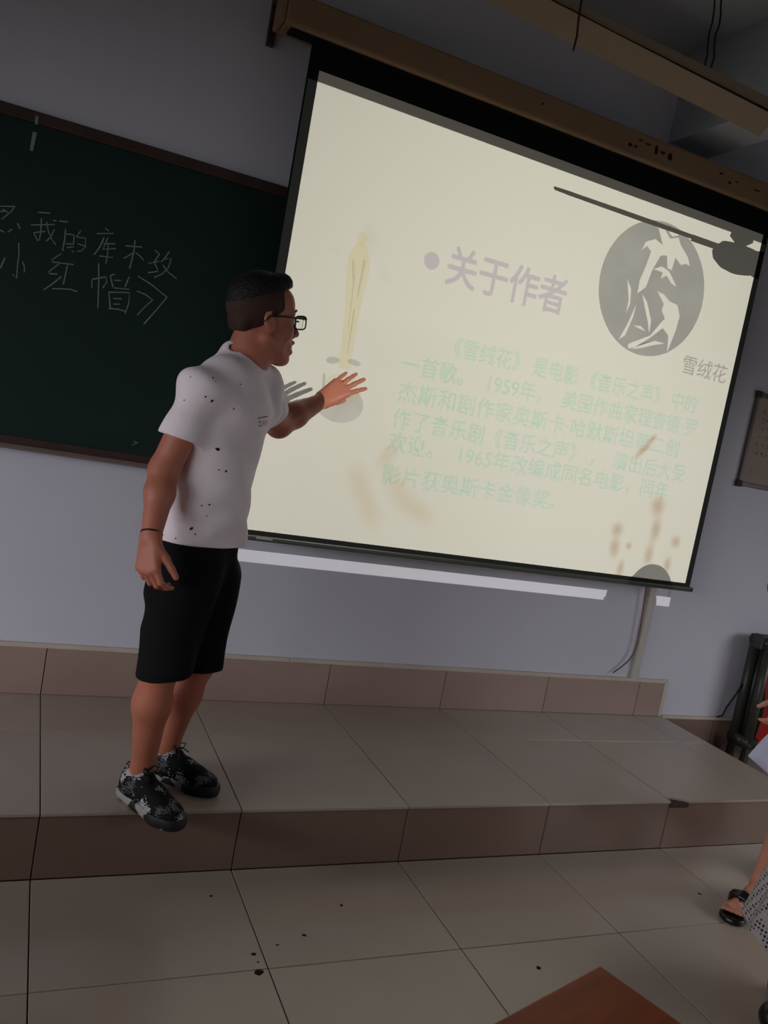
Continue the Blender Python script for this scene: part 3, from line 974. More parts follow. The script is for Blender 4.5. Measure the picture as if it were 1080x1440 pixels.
# ------------------------------------------------------------------ implicit surfaces for people
class Vol:
    def __init__(self, lo, hi, h):
        self.lo = np.array(lo, np.float32); self.h = h
        self.n = np.ceil((np.array(hi) - np.array(lo)) / h).astype(int) + 1
        self.a = np.full(self.n, 1.0, np.float32)

    def grid(self, lo, hi):
        i0 = np.clip(np.floor((np.array(lo) - self.lo) / self.h).astype(int), 0, self.n - 1)
        i1 = np.clip(np.ceil((np.array(hi) - self.lo) / self.h).astype(int) + 1, 1, self.n)
        ax = [self.lo[k] + self.h * np.arange(i0[k], i1[k], dtype=np.float32) for k in range(3)]
        X = ax[0][:, None, None]; Y = ax[1][None, :, None]; Z = ax[2][None, None, :]
        return tuple(slice(i0[k], i1[k]) for k in range(3)), X, Y, Z

    def put(self, sl, d, k, op):
        s = self.a[sl]
        if op == 'u':
            h = np.clip(0.5 + 0.5 * (s - d) / k, 0, 1)
            self.a[sl] = s * (1 - h) + d * h - k * h * (1 - h)
        elif op == 's':
            d = -d
            h = np.clip(0.5 - 0.5 * (s - d) / k, 0, 1)
            self.a[sl] = s * (1 - h) + d * h + k * h * (1 - h)

    def cone(self, a, b, r1, r2=None, k=0.02, op='u', m=None):
        a = np.array(a, np.float32); b = np.array(b, np.float32)
        r2 = r1 if r2 is None else r2
        m = max(r1, r2) + (k + 0.012 if m is None else m)
        sl, X, Y, Z = self.grid(np.minimum(a, b) - m, np.maximum(a, b) + m)
        px, py, pz = X - a[0], Y - a[1], Z - a[2]
        ba = b - a
        t = np.clip((px * ba[0] + py * ba[1] + pz * ba[2]) / (ba @ ba + 1e-12), 0, 1)
        d = np.sqrt((px - t * ba[0]) ** 2 + (py - t * ba[1]) ** 2 + (pz - t * ba[2]) ** 2) - (r1 + (r2 - r1) * t)
        self.put(sl, d, k, op)
        return self

    def chain(self, pts, rs, k=0.02):
        for i in range(len(pts) - 1):
            self.cone(pts[i], pts[i + 1], rs[i], rs[i + 1], k)
        return self

    def ell(self, c, r, B=None, k=0.02, op='u'):
        c = np.array(c, np.float32); r = np.array(r, np.float32)
        B = np.eye(3, dtype=np.float32) if B is None else np.array(B, np.float32)
        m = (np.abs(B.T) @ r) + k + 0.012
        sl, X, Y, Z = self.grid(c - m, c + m)
        px, py, pz = X - c[0], Y - c[1], Z - c[2]
        q = [(px * B[i][0] + py * B[i][1] + pz * B[i][2]) for i in range(3)]
        k0 = np.sqrt(sum((q[i] / r[i]) ** 2 for i in range(3)))
        k1 = np.sqrt(sum((q[i] / r[i] ** 2) ** 2 for i in range(3))) + 1e-6
        self.put(sl, k0 * (k0 - 1) / k1, k, op)
        return self

    def cut(self, p, n, lo=None, hi=None, k=0.004):
        """remove what lies on the side of the plane the normal points to"""
        lo = self.lo if lo is None else lo
        hi = self.lo + self.h * self.n if hi is None else hi
        sl, X, Y, Z = self.grid(lo, hi)
        n = np.array(n, float); n = n / np.linalg.norm(n)
        d = -((X - p[0]) * n[0] + (Y - p[1]) * n[1] + (Z - p[2]) * n[2])
        self.put(sl, d.astype(np.float32), k, 's')
        return self

    def merge(self, o, k=0.02):
        self.put((slice(None),) * 3, o.a, k, 'u')
        return self

    def warp(self, fn, band=0.05):
        sl, X, Y, Z = self.grid(self.lo, self.lo + self.h * self.n)
        self.a += fn(X, Y, Z).astype(np.float32)
        return self

    def mesh(self, name):
        A = self.a
        A[0] = A[-1] = 1; A[:, 0] = A[:, -1] = 1; A[:, :, 0] = A[:, :, -1] = 1
        S = A < 0
        cnt = np.zeros(self.n - 1, np.uint8)
        for i in (0, 1):
            for j in (0, 1):
                for k in (0, 1):
                    cnt += S[i:self.n[0] - 1 + i, j:self.n[1] - 1 + j, k:self.n[2] - 1 + k]
        act = (cnt > 0) & (cnt < 8)
        C = np.argwhere(act)
        idx = np.full(act.shape, -1, np.int32)
        idx[C[:, 0], C[:, 1], C[:, 2]] = np.arange(len(C))
        P = np.zeros((len(C), 3)); W = np.zeros(len(C))
        cor = [(i, j, k) for i in (0, 1) for j in (0, 1) for k in (0, 1)]
        val = {c: A[C[:, 0] + c[0], C[:, 1] + c[1], C[:, 2] + c[2]] for c in cor}
        for a in cor:
            for ax in range(3):
                if a[ax] == 0:
                    b = list(a); b[ax] = 1; b = tuple(b)
                    va, vb = val[a], val[b]
                    x = (va < 0) != (vb < 0)
                    t = np.where(x, va / (va - vb + 1e-12), 0)
                    p = np.tile(np.array(a, float), (len(C), 1))
                    p[:, ax] = t
                    P += p * x[:, None]; W += x
        P = (C + P / W[:, None]) * self.h + self.lo
        quads = []
        for ax in range(3):
            s0 = [slice(None)] * 3; s1 = [slice(None)] * 3
            s0[ax] = slice(0, -1); s1[ax] = slice(1, None)
            E0 = S[tuple(s0)]; E1 = S[tuple(s1)]
            e = np.argwhere(E0 != E1)
            o1, o2 = (ax + 1) % 3, (ax + 2) % 3
            ok = (e[:, o1] > 0) & (e[:, o2] > 0) & (e[:, o1] < self.n[o1] - 1) & (e[:, o2] < self.n[o2] - 1)
            e = e[ok]
            flip = E0[e[:, 0], e[:, 1], e[:, 2]]
            def cid(d1, d2):
                q = e.copy(); q[:, o1] -= d1; q[:, o2] -= d2
                return idx[q[:, 0], q[:, 1], q[:, 2]]
            Q = np.stack([cid(1, 1), cid(0, 1), cid(0, 0), cid(1, 0)], 1)
            Q[~flip] = Q[~flip][:, ::-1]
            quads.append(Q)
        Q = np.concatenate(quads)
        Q = Q[(Q >= 0).all(1)]
        # one pass of smoothing
        for _ in range(1):
            acc = np.zeros_like(P); n_ = np.zeros(len(P))
            for a, b in ((0, 1), (1, 2), (2, 3), (3, 0)):
                np.add.at(acc, Q[:, a], P[Q[:, b]]); np.add.at(n_, Q[:, a], 1)
                np.add.at(acc, Q[:, b], P[Q[:, a]]); np.add.at(n_, Q[:, b], 1)
            n_[n_ == 0] = 1
            P = 0.6 * P + 0.4 * acc / n_[:, None]
        me = bpy.data.meshes.new(name)
        me.vertices.add(len(P)); me.vertices.foreach_set('co', P.astype(np.float32).ravel())
        me.loops.add(Q.size); me.loops.foreach_set('vertex_index', Q.astype(np.int32).ravel())
        me.polygons.add(len(Q))
        me.polygons.foreach_set('loop_start', np.arange(0, Q.size, 4, dtype=np.int32))
        me.polygons.foreach_set('loop_total', np.full(len(Q), 4, np.int32))
        me.polygons.foreach_set('use_smooth', np.ones(len(Q), bool))
        me.update(calc_edges=True)
        me.validate()
        return me

    def build(self, name, m, parent=None):
        return link(name, self.mesh(name), m, parent)


def unit(v):
    v = np.array(v, float)
    return v / np.linalg.norm(v)


def hand(V, wrist, f, n, thumb_side, curls=(0.3, 0.3, 0.3, 0.3), spread=(0.10, 0.02, -0.06, -0.16), sc=1.0, thumb=(0.6, 0.7, 0.3), tcurl=0.25):
    """f: finger direction, n: direction the palm faces; four fingers bend towards n"""
    f = unit(f); n = np.array(n, float); n = unit(n - f * (n @ f))
    s = np.cross(f, n) * thumb_side
    w = np.array(wrist, float)
    offs = (0.030, 0.010, -0.011, -0.030)
    kn = (0.088, 0.093, 0.088, 0.078)
    segs = ((.042, .026, .021), (.046, .029, .022), (.042, .027, .021), (.033, .021, .019))
    rad = (0.0095, 0.0098, 0.0093, 0.0082)
    for i in range(4):
        base = w + (f * kn[i] + s * offs[i]) * sc
        V.cone(w + s * offs[i] * 0.55 * sc, base, 0.017 * sc, 0.0125 * sc, 0.014)
    for i in range(4):
        base = w + (f * kn[i] + s * offs[i]) * sc
        d = unit(f * math.cos(spread[i]) + s * math.sin(spread[i]))
        p = base; r = rad[i] * sc
        c = curls[i]
        ang = 0
        for j, L in enumerate(segs[i]):
            ang += c * (1.0, 1.25, 0.9)[j]
            dd = unit(d * math.cos(ang) + n * math.sin(ang))
            q = p + dd * L * sc
            V.cone(p, q, r, r * 0.9, 0.004 if j else 0.006)
            p = q; r *= 0.9
    tb = w + (f * 0.022 + s * 0.022) * sc
    d = unit(f * thumb[0] + s * thumb[1] + n * thumb[2])
    p = tb; r = 0.0145 * sc
    for j, L in enumerate((.045, .033, .026)):
        q = p + d * L * sc
        V.cone(p, q, r, r * 0.84, 0.008 if j == 0 else 0.004)
        p = q; r *= 0.84
        d = unit(d + (f * 0.35 + n * tcurl) * 0.8)
    return V


def frame(fwd, up=(0, 0, 1)):
    f = unit(fwd); u = np.array(up, float); u = unit(u - f * (u @ f))
    l = np.cross(u, f)          # left
    return f, l, u


def head(V, c, fwd, up=(0, 0, 1), mouth=0.0, sc=1.0):
    """c: point between the ears at eye level"""
    f, l, u = frame(fwd, up)
    B = [f, l, u]
    P = lambda a, b, z: np.array(c) + (f * a + l * b + u * z) * sc
    S = lambda r: tuple(np.array(r) * sc)
    V.ell(P(-0.012, 0, 0.038), S((0.096, 0.076, 0.088)), B, 0.01)
    V.ell(P(0.030, 0, -0.030), S((0.062, 0.060, 0.088)), B, 0.03)
    V.ell(P(0.050, 0, 0.048), S((0.043, 0.058, 0.052)), B, 0.02)
    for s in (-1, 1):
        V.cone(P(-0.004, s * 0.056, -0.055), P(0.060, s * 0.018, -0.108), 0.018 * sc, 0.017 * sc, 0.025)
        V.ell(P(0.058, s * 0.038, -0.028), S((0.026, 0.024, 0.026)), B, 0.018)
        V.cone(P(0.088, s * 0.012, 0.026), P(0.074, s * 0.046, 0.024), 0.008 * sc, 0.008 * sc, 0.012)
    V.ell(P(0.072, 0, -0.110), S((0.022, 0.024, 0.018)), B, 0.018)
    V.ell(P(0.076, 0, -0.070), S((0.022, 0.032, 0.030)), B, 0.015)
    for s in (-1, 1):
        V.ell(P(0.096, s * 0.032, 0.004), S((0.016, 0.018, 0.012)), B, 0.010, 's')
    V.cone(P(0.090, 0, 0.010), P(0.112, 0, -0.030), 0.0075 * sc, 0.0105 * sc, 0.008)
    V.cone(P(0.098, -0.012, -0.037), P(0.098, 0.012, -0.037), 0.0085 * sc, 0.0085 * sc, 0.006)
    op = mouth
    V.cone(P(0.097, -0.016, -0.060 + op * .2), P(0.097, 0.016, -0.060 + op * .2), 0.0065 * sc, 0.0065 * sc, 0.006)
    V.cone(P(0.092, -0.014, -0.074 - op), P(0.092, 0.014, -0.074 - op), 0.0075 * sc, 0.0075 * sc, 0.006)
    V.ell(P(0.102, 0, -0.067 - op * .4), S((0.024, 0.020, 0.0025 + op * .55)), B, 0.003, 's')
    for s in (-1, 1):
        eu = unit(u - f * 0.25)
        EB = frame(f + u * 0.25, u)
        V.ell(P(-0.010, s * 0.079, -0.012), S((0.018, 0.008, 0.031)), EB, 0.006)
        V.ell(P(-0.004, s * 0.089, -0.010), S((0.009, 0.006, 0.016)), EB, 0.004, 's')
        V.cone(P(-0.024, s * 0.083, 0.004), P(-0.008, s * 0.084, 0.020), 0.004 * sc, 0.0035 * sc, 0.003)
    return P, B


def skin_mat(name, col):
    m = mat(name, col, 0.5, 0.35, noise=0.10, nscale=9, bump=0.05, bscale=90)
    b = m.node_tree.nodes['Principled BSDF']
    b.inputs['Subsurface Weight'].default_value = 0.0
    return m


def cloth_mat(name, col, rough=0.85, noise=0.04):
    return mat(name, col, rough, 0.15, noise=noise, nscale=14, bump=0.12, bscale=260)


M_SKIN = skin_mat('skin_tan', srgb(178, 107, 85))
M_SKIN2 = skin_mat('skin_light', srgb(190, 128, 106))
M_HAIR = mat('hair_black', srgb(20, 18, 18), 0.55, 0.3, noise=0.2, nscale=60, bump=0.5, bscale=160)
M_FADE = mat('hair_shaved', srgb(66, 46, 40), 0.7, 0.2, noise=0.18, nscale=120, bump=0.2, bscale=240)
M_TEE = cloth_mat('tee_white', srgb(240, 226, 231))
M_SHORTS = cloth_mat('shorts_black', srgb(13, 14, 15))
M_GLASSES = mat('glasses_black', srgb(16, 14, 14), 0.3, 0.5)
M_EYE = mat('eye_white', srgb(190, 180, 174), 0.2, 0.5)
M_IRIS = mat('eye_iris', srgb(24, 16, 12), 0.2, 0.5)
M_MOUTH = mat('mouth_dark', srgb(40, 14, 14), 0.6, 0.3)
M_GOLD = mat('gold', srgb(200, 160, 80), 0.25, 0.5, metal=1.0)
M_SOCK = cloth_mat('sock_white', srgb(190, 186, 182))
M_LENS = bpy.data.materials.new('lens_glass')
M_LENS.use_nodes = True
_b = M_LENS.node_tree.nodes['Principled BSDF']
_b.inputs['Base Color'].default_value = (0.95, 0.97, 0.95, 1)
_b.inputs['Transmission Weight'].default_value = 1.0
_b.inputs['Roughness'].default_value = 0.02
_b.inputs['IOR'].default_value = 1.05


def camo_mat():
    m = bpy.data.materials.new('floral_camouflage')
    m.use_nodes = True
    nt = m.node_tree
    b = nt.nodes['Principled BSDF']
    b.inputs['Roughness'].default_value = 0.75
    b.inputs['Specular IOR Level'].default_value = 0.2
    tc = nt.nodes.new('ShaderNodeTexCoord')
    v = nt.nodes.new('ShaderNodeTexVoronoi'); v.inputs['Scale'].default_value = 44
    n = nt.nodes.new('ShaderNodeTexNoise'); n.inputs['Scale'].default_value = 30; n.inputs['Detail'].default_value = 0
    mp = nt.nodes.new('ShaderNodeMix'); mp.data_type = 'VECTOR'
    mp.inputs[0].default_value = 0.03
    nt.links.new(tc.outputs['Object'], mp.inputs[4]); nt.links.new(n.outputs['Color'], mp.inputs[5])
    nt.links.new(mp.outputs[1], v.inputs['Vector'])
    cr = nt.nodes.new('ShaderNodeValToRGB')
    cr.color_ramp.interpolation = 'CONSTANT'
    e = cr.color_ramp.elements
    e[0].position = 0; e[0].color = srgb(12, 12, 13)
    e[1].position = 0.62; e[1].color = srgb(86, 86, 88)
    x = e.new(0.76); x.color = srgb(176, 176, 176)
    x = e.new(0.90); x.color = srgb(12, 12, 13)
    nt.links.new(v.outputs['Color'], cr.inputs[0])
    nt.links.new(cr.outputs[0], b.inputs['Base Color'])
    return m


M_CAMO = camo_mat()


def sole_mat():
    m = bpy.data.materials.new('sole_patchy')
    m.use_nodes = True
    nt = m.node_tree
    b = nt.nodes['Principled BSDF']
    b.inputs['Roughness'].default_value = 0.6
    tc = nt.nodes.new('ShaderNodeTexCoord')
    n = nt.nodes.new('ShaderNodeTexNoise'); n.inputs['Scale'].default_value = 17; n.inputs['Detail'].default_value = 1
    cr = nt.nodes.new('ShaderNodeValToRGB')
    cr.color_ramp.interpolation = 'CONSTANT'
    e = cr.color_ramp.elements
    e[0].position = 0; e[0].color = srgb(20, 19, 19)
    e[1].position = 0.60; e[1].color = srgb(160, 154, 152)
    nt.links.new(tc.outputs['Object'], n.inputs['Vector'])
    nt.links.new(n.outputs['Fac'], cr.inputs[0]); nt.links.new(cr.outputs[0], b.inputs['Base Color'])
    return m


M_SOLE = sole_mat()


def make_shoe(parent, heel, toe, z, side):
    """running shoe; heel and toe are floor points"""
    heel = np.array(heel, float); toe = np.array(toe, float)
    L = np.linalg.norm(toe - heel)
    k = L / 0.285
    V = Vol((-0.02, -0.07, 0.0), (0.31, 0.07, 0.135), 0.0032)
    # upper
    V.ell((0.062, 0, 0.045), (0.062, 0.036, 0.062), k=0.01)
    V.cone((0.05, 0, 0.05), (0.15, 0, 0.046), 0.040, 0.042, 0.02)
    V.cone((0.10, 0, 0.076), (0.19, 0.0, 0.05), 0.028, 0.030, 0.02)
    V.ell((0.205, side * 0.004, 0.034), (0.075, 0.046, 0.036), k=0.02)
    V.cone((0.012, 0, 0.06), (0.016, 0, 0.098), 0.016, 0.010, 0.012)
    V.cone((0.095, 0, 0.085), (0.12, 0, 0.098), 0.026, 0.016, 0.012)
    V.ell((0.060, 0, 0.105), (0.040, 0.028, 0.040), k=0.006, op='s')
    V.cut((0, 0, 0.022), (0, 0, -1))
    up = V.build('shoe', M_CAMO)
    S = Vol((-0.02, -0.07, -0.006), (0.31, 0.07, 0.06), 0.0032)
    S.cone((0.035, 0, 0.022), (0.12, -side * 0.004, 0.018), 0.040, 0.037, 0.01)
    S.cone((0.12, -side * 0.004, 0.018), (0.21, side * 0.004, 0.018), 0.037, 0.050, 0.02)
    S.cone((0.21, side * 0.004, 0.018), (0.245, side * 0.006, 0.020), 0.050, 0.042, 0.02)
    S.cut((0, 0, 0.0), (0, 0, -1), k=0.003)
    S.cut((0.1, 0, 0.030), (-0.03, 0, 1), k=0.003)
    so = S.build('sole', M_SOLE)
    an = math.atan2(toe[1] - heel[1], toe[0] - heel[0])
    mtx = Matrix.Translation((heel[0], heel[1], z)) @ Matrix.Rotation(an, 4, 'Z') @ Matrix.Diagonal((k, k, k, 1))
    up.matrix_basis = mtx
    par(up, parent)
    so.matrix_basis = mtx
    par(so, up)
    # laces: crossings over the tongue and a bow
    lm = MB()
    for i, t in enumerate((0.10, 0.122, 0.144, 0.166)):
        zz = 0.108 - (t - 0.10) * 0.42
        lm.tube([(t, -0.022, zz - 0.012), (t + 0.008, 0, zz + 0.001), (t + 0.016, 0.022, zz - 0.014)], 0.0028, 6)
    for s in (-1, 1):
        lm.tube([(0.104, 0, 0.112), (0.112, s * 0.016, 0.128), (0.126, s * 0.030, 0.126), (0.124, s * 0.022, 0.110), (0.106, 0, 0.112)], 0.0024, 6)
        lm.tube([(0.104, 0, 0.112), (0.125, s * 0.012, 0.116), (0.140, s * 0.032, 0.098)], 0.0024, 6)
    la = lm.build('shoelace', M_GLASSES)
    la.matrix_basis = mtx
    par(la, up)
    sk_ = MB().lathe([(0.030, 0.055), (0.033, 0.08), (0.0315, 0.090)], (0.055, 0, 0), 16).build('sock', M_SOCK, smooth=True)
    sk_.matrix_basis = mtx
    par(sk_, up)
    return up


# ------------------------------------------------------------------ the speaker on the platform
man = thing('person', (0.34, -0.85, HP), 'person in white speckled T-shirt and black shorts pointing at the screen', 'person')
P3 = lambda u, v, y: at(u, v, y)
CHF = unit((0.80, -0.60, -0.10))            # way the chest faces
cf, cl, cu_ = frame(CHF, (0.12, -0.05, 1))
neck0 = P3(344, 520, -0.85)
chest = P3(318, 592, -0.87)
belly = P3(297, 690, -0.87)
pelv = P3(278, 775, -0.865)
Rsh = P3(283, 556, -0.985); Relb = P3(231, 660, -0.985); Rwr = P3(212, 757, -1.085)
Lsh = P3(364, 548, -0.775); Lelb = P3(392, 597, -0.60); Lwr = P3(455, 562, -0.50)
Rhip = P3(256, 800, -0.93); Lhip = P3(300, 800, -0.80)
Rkn = P3(226, 935, -0.925); Ran = P3(199, 1092, -0.885)
Lkn = P3(278, 930, -0.795); Lan = P3(234, 1062, -0.725)
Ran[2] = max(Ran[2], HP + 0.085); Lan[2] = max(Lan[2], HP + 0.085)
HC = P3(369, 449, -0.845)
HF = unit((0.975, 0.16, 0.10))
TB = [cf, cl, cu_]
RF = unit((0.47, -0.88, 0)); LF = unit((0.78, -0.62, 0))

V = Vol((0.02, -1.30, HP), (1.04, -0.34, 1.93), 0.004)
# torso (kept inside the clothes)
V.ell(chest, (0.105, 0.155, 0.19), TB, 0.02)
V.ell(belly, (0.105, 0.14, 0.17), TB, 0.04)
V.ell(pelv, (0.11, 0.145, 0.12), TB, 0.04)
V.cone(chest + cl * 0.08 + cu_ * 0.10, Lsh, 0.06, 0.052, 0.03)
V.cone(chest - cl * 0.08 + cu_ * 0.10, Rsh, 0.06, 0.052, 0.03)
# neck
V.cone(neck0 - np.array([0.02, 0, 0.03]), HC + np.array([-0.024, -0.004, -0.06]), 0.064, 0.056, 0.03)
V.cone(neck0 + cl * 0.02, Lsh + np.array([0, 0, 0.01]), 0.045, 0.04, 0.03)
V.cone(neck0 - cl * 0.02, Rsh + np.array([0, 0, 0.01]), 0.045, 0.04, 0.03)
V.cone(P3(350, 528, -0.862), P3(360, 498, -0.855), 0.036, 0.052, 0.03)
# right arm, hanging
V.cone(Rsh, Relb, 0.050, 0.042, 0.02)
V.cone(Relb, Relb + (Rwr - Relb) * 0.35, 0.041, 0.041, 0.02)
V.cone(Relb + (Rwr - Relb) * 0.35, Rwr, 0.041, 0.027, 0.02)
rf_ = unit(unit(Rwr - Relb) + np.array([0.10, -0.05, -0.3]))
hand(V, Rwr, rf_, unit((0.62, 0.62, 0.12)), 1, curls=(0.55, 0.70, 0.75, 0.75), spread=(0.06, 0.02, -0.03, -0.08), thumb=(0.75, 0.45, 0.35))
# left arm, pointing
V.cone(Lsh, Lelb, 0.050, 0.044, 0.02)
V.cone(Lelb, Lelb + (Lwr - Lelb) * 0.35, 0.045, 0.043, 0.02)
V.cone(Lelb + (Lwr - Lelb) * 0.35, Lwr, 0.043, 0.027, 0.02)
lf_ = unit(P3(508, 527, -0.468) - Lwr)
hand(V, Lwr, lf_, unit((0.10, 0.85, -0.30)), -1, curls=(0.12, 0.10, 0.12, 0.16), spread=(0.22, 0.08, -0.04, -0.12), sc=1.03, thumb=(0.75, 0.15, 0.75))
# legs
for hip_, kn_, an_, ff in ((Rhip, Rkn, Ran, RF), (Lhip, Lkn, Lan, LF)):
    V.cone(pelv + (hip_ - pelv) * 0.6, kn_, 0.085, 0.056, 0.03)
    calf = kn_ + (an_ - kn_) * 0.36 - ff * 0.010
    V.cone(kn_, calf, 0.054, 0.055, 0.03)
    V.cone(calf, an_ + np.array([0, 0, 0.03]), 0.055, 0.036, 0.03)
    V.cone(an_ + np.array([0, 0, 0.03]), an_ + np.array([0, 0, -0.03]), 0.036, 0.035, 0.02)
    V.cone(an_ + np.array([0, 0, -0.045]), an_ + ff * 0.10 + np.array([0, 0, -0.055]), 0.026, 0.022, 0.02)
HPt, HB = head(V, HC, HF, (0.04, 0, 1), mouth=0.012, sc=1.04)
body = V.build('body', M_SKIN, man)
del V

# hair: shaved sides and a short brushed-up top
hf, hl, hu = HB
V = Vol(HC - 0.17, HC + 0.20, 0.003)
V.ell(HPt(-0.014, 0, 0.038), np.array((0.0990, 0.0785, 0.0910)) * 1.04, HB, 0.005)
V.cone(HPt(-0.070, -0.03, -0.02), HPt(-0.070, 0.03, -0.02), 0.024, 0.024, 0.02)
V.cut(HPt(0.066, 0, 0.05), unit(hf * 1.0 - hu * 0.30))
V.cut(HPt(0.0, 0, -0.004), unit(hf * 0.62 - hu * 0.78))
V.cut(HPt(-0.07, 0, -0.048), -hu)
V.build('shaved_sides', M_FADE, man)
V = Vol(HC - 0.17, HC + 0.20, 0.003)
V.ell(HPt(-0.013, 0, 0.050), np.array((0.1015, 0.0790, 0.0885)) * 1.04, HB, 0.005)
V.cone(HPt(0.044, -0.035, 0.106), HPt(0.044, 0.035, 0.106), 0.026, 0.026, 0.03)
V.cone(HPt(0.050, -0.02, 0.118), HPt(0.056, 0.025, 0.122), 0.014, 0.014, 0.025)
V.cut(HPt(0.0, 0, 0.070), unit(-hu + hf * 0.38), k=0.012)
V.cut(HPt(0.082, 0, 0.10), unit(hf - hu * 0.35), k=0.01)
V.warp(lambda X, Y, Z: 0.0009 * np.sin(X * 310 + 2.2 * np.sin(Y * 170)) * np.cos(Y * 260 + Z * 190))
hair = V.build('hair', M_HAIR, man)

def face_bits(root, HPt, sc=1.0):
    for s in (-1, 1):
        c = HPt(0.076, s * 0.032, 0.003)
        for nm, cc, rr_, m_ in (('eye', c, 0.0135, M_EYE), ('iris', HPt(0.0845, s * 0.032, 0.003), 0.0062, M_IRIS)):
            bm = bmesh.new(); bmesh.ops.create_uvsphere(bm, u_segments=14, v_segments=10, radius=rr_ * sc)
            e = MB().add([np.array(v.co[:]) + cc for v in bm.verts], [[v.index for v in f.verts] for f in bm.faces]); bm.free()
            par_ = root if nm == 'eye' else eo
            eo = e.build(nm, m_, par_, smooth=True)
        MB().tube([HPt(0.094, s * 0.012, 0.030), HPt(0.092, s * 0.032, 0.036), HPt(0.076, s * 0.050, 0.030)], [0.003, 0.0042, 0.002], 6).build('eyebrow', M_HAIR, root, smooth=True)


# eyes
face_bits(man, HPt)
# glasses
gl = MB()
gx = 0.113
for s in (-1, 1):
    rim = []
    for q in range(20):
        a = 2 * math.pi * q / 20
        ca, sa = math.cos(a), math.sin(a)
        rx_ = 0.028 * (abs(ca) ** 0.55) * (1 if ca > 0 else -1)
        rz_ = 0.019 * (abs(sa) ** 0.55) * (1 if sa > 0 else -1)
        rim.append(HPt(gx - 0.010 * abs(s * 0.035 + s * rx_ * 1.0) / 0.06, s * 0.035 + rx_, 0.002 + rz_))
    rim.append(rim[0]); rim.append(rim[1])
    gl.tube(rim, 0.0024, 8, cap=False)
    top = [rim[k] for k in range(1, 10)]
    gl.tube(top, 0.0034, 8)
    gl.tube([HPt(0.104, s * 0.064, 0.012), HPt(0.098, s * 0.074, 0.013), HPt(0.03, s * 0.084, 0.010), HPt(-0.012, s * 0.090, 0.006), HPt(-0.034, s * 0.088, -0.012)], [0.004, 0.0034, 0.0028, 0.0024, 0.0024], 8)
gl.tube([HPt(gx, -0.010, 0.006), HPt(gx + .003, 0, 0.009), HPt(gx, 0.010, 0.006)], 0.0024, 8)
glo = gl.build('glasses', M_GLASSES, man, smooth=True)
for s in (-1, 1):
    ln = []
    for q in range(20):
        a = 2 * math.pi * q / 20
        ca, sa = math.cos(a), math.sin(a)
        rx_ = 0.027 * (abs(ca) ** 0.55) * (1 if ca > 0 else -1)
        rz_ = 0.018 * (abs(sa) ** 0.55) * (1 if sa > 0 else -1)
        ln.append(HPt(gx - 0.010 * abs(s * 0.035 + rx_) / 0.06, s * 0.035 + rx_, 0.002 + rz_))
    lb = [p - hf * 0.0012 for p in ln]
    MB().add(ln + lb, [tuple(range(20)), tuple(range(39, 19, -1))] + [(q, q + 20, (q + 1) % 20 + 20, (q + 1) % 20) for q in range(20)]).build('lens', M_LENS, glo)

# T-shirt
V = Vol((0.06, -1.22, 0.98), (0.72, -0.50, 1.68), 0.004)
V.ell(chest, (0.122, 0.172, 0.20), TB, 0.02)
V.ell(belly, (0.118, 0.148, 0.20), TB, 0.06)
V.ell(pelv + cu_ * 0.03, (0.118, 0.148, 0.17), TB, 0.06)
V.cone(chest + cl * 0.07 + cu_ * 0.11, Lsh + np.array([0, 0, 0.004]), 0.072, 0.066, 0.04)
V.cone(chest - cl * 0.07 + cu_ * 0.11, Rsh + np.array([0, 0, 0.004]), 0.072, 0.066, 0.04)
V.cone(neck0 + cl * 0.03 + cu_ * -0.012, Lsh + np.array([0, 0, 0.012]), 0.058, 0.056, 0.04)
V.cone(neck0 - cl * 0.03 + cu_ * -0.012, Rsh + np.array([0, 0, 0.012]), 0.058, 0.056, 0.04)
V.cone(P3(330, 518, -0.845), chest - cf * 0.02, 0.068, 0.09, 0.04)
V.cone(P3(326, 508, -0.845), P3(300, 545, -0.88), 0.045, 0.06, 0.03)
Rsl = Rsh + (Relb - Rsh) * 0.66
VS1 = Vol((0.06, -1.22, 0.98), (0.72, -0.50, 1.68), 0.004)
VS1.cone(Rsh, Rsl, 0.063, 0.062, 0.03)
Lsl = Lsh + (Lelb - Lsh) * 0.72
VS2 = Vol((0.06, -1.22, 0.98), (0.72, -0.50, 1.68), 0.004)
VS2.cone(Lsh, Lsl, 0.064, 0.062, 0.03)


def folds(X, Y, Z):
    u = X * cl[0] + Y * cl[1]; w = X * cf[0] + Y * cf[1]
    d = 0.0080 * np.sin(26 * (Z + 0.7 * u) + 2.0 * np.sin(9 * Z + 6 * w)) * np.cos(11 * u + 7 * Z)
    d = d + 0.0055 * np.sin(58 * (Z - 0.5 * w) + 3 * np.sin(14 * u)) * np.clip((1.30 - Z) / 0.25, 0, 1)
    d = d + 0.0045 * np.sin(np.arctan2(u - 0.0, w) * 5 + 1.0) * np.clip((1.16 - Z) / 0.14, 0, 1)
    return d


dR = unit(Relb - Rsh)
VS1.cut(Rsl - dR * 0.02, dR + np.array([0.15, 0, 0.0]))
dL = unit(Lelb - Lsh)
VS2.cut(Lsl - dL * 0.03, dL)
V.merge(VS1, 0.03); V.merge(VS2, 0.03)
del VS1, VS2
V.warp(folds)
V.cut(P3(283, 762, -0.87), (0.0, -0.06, -1))
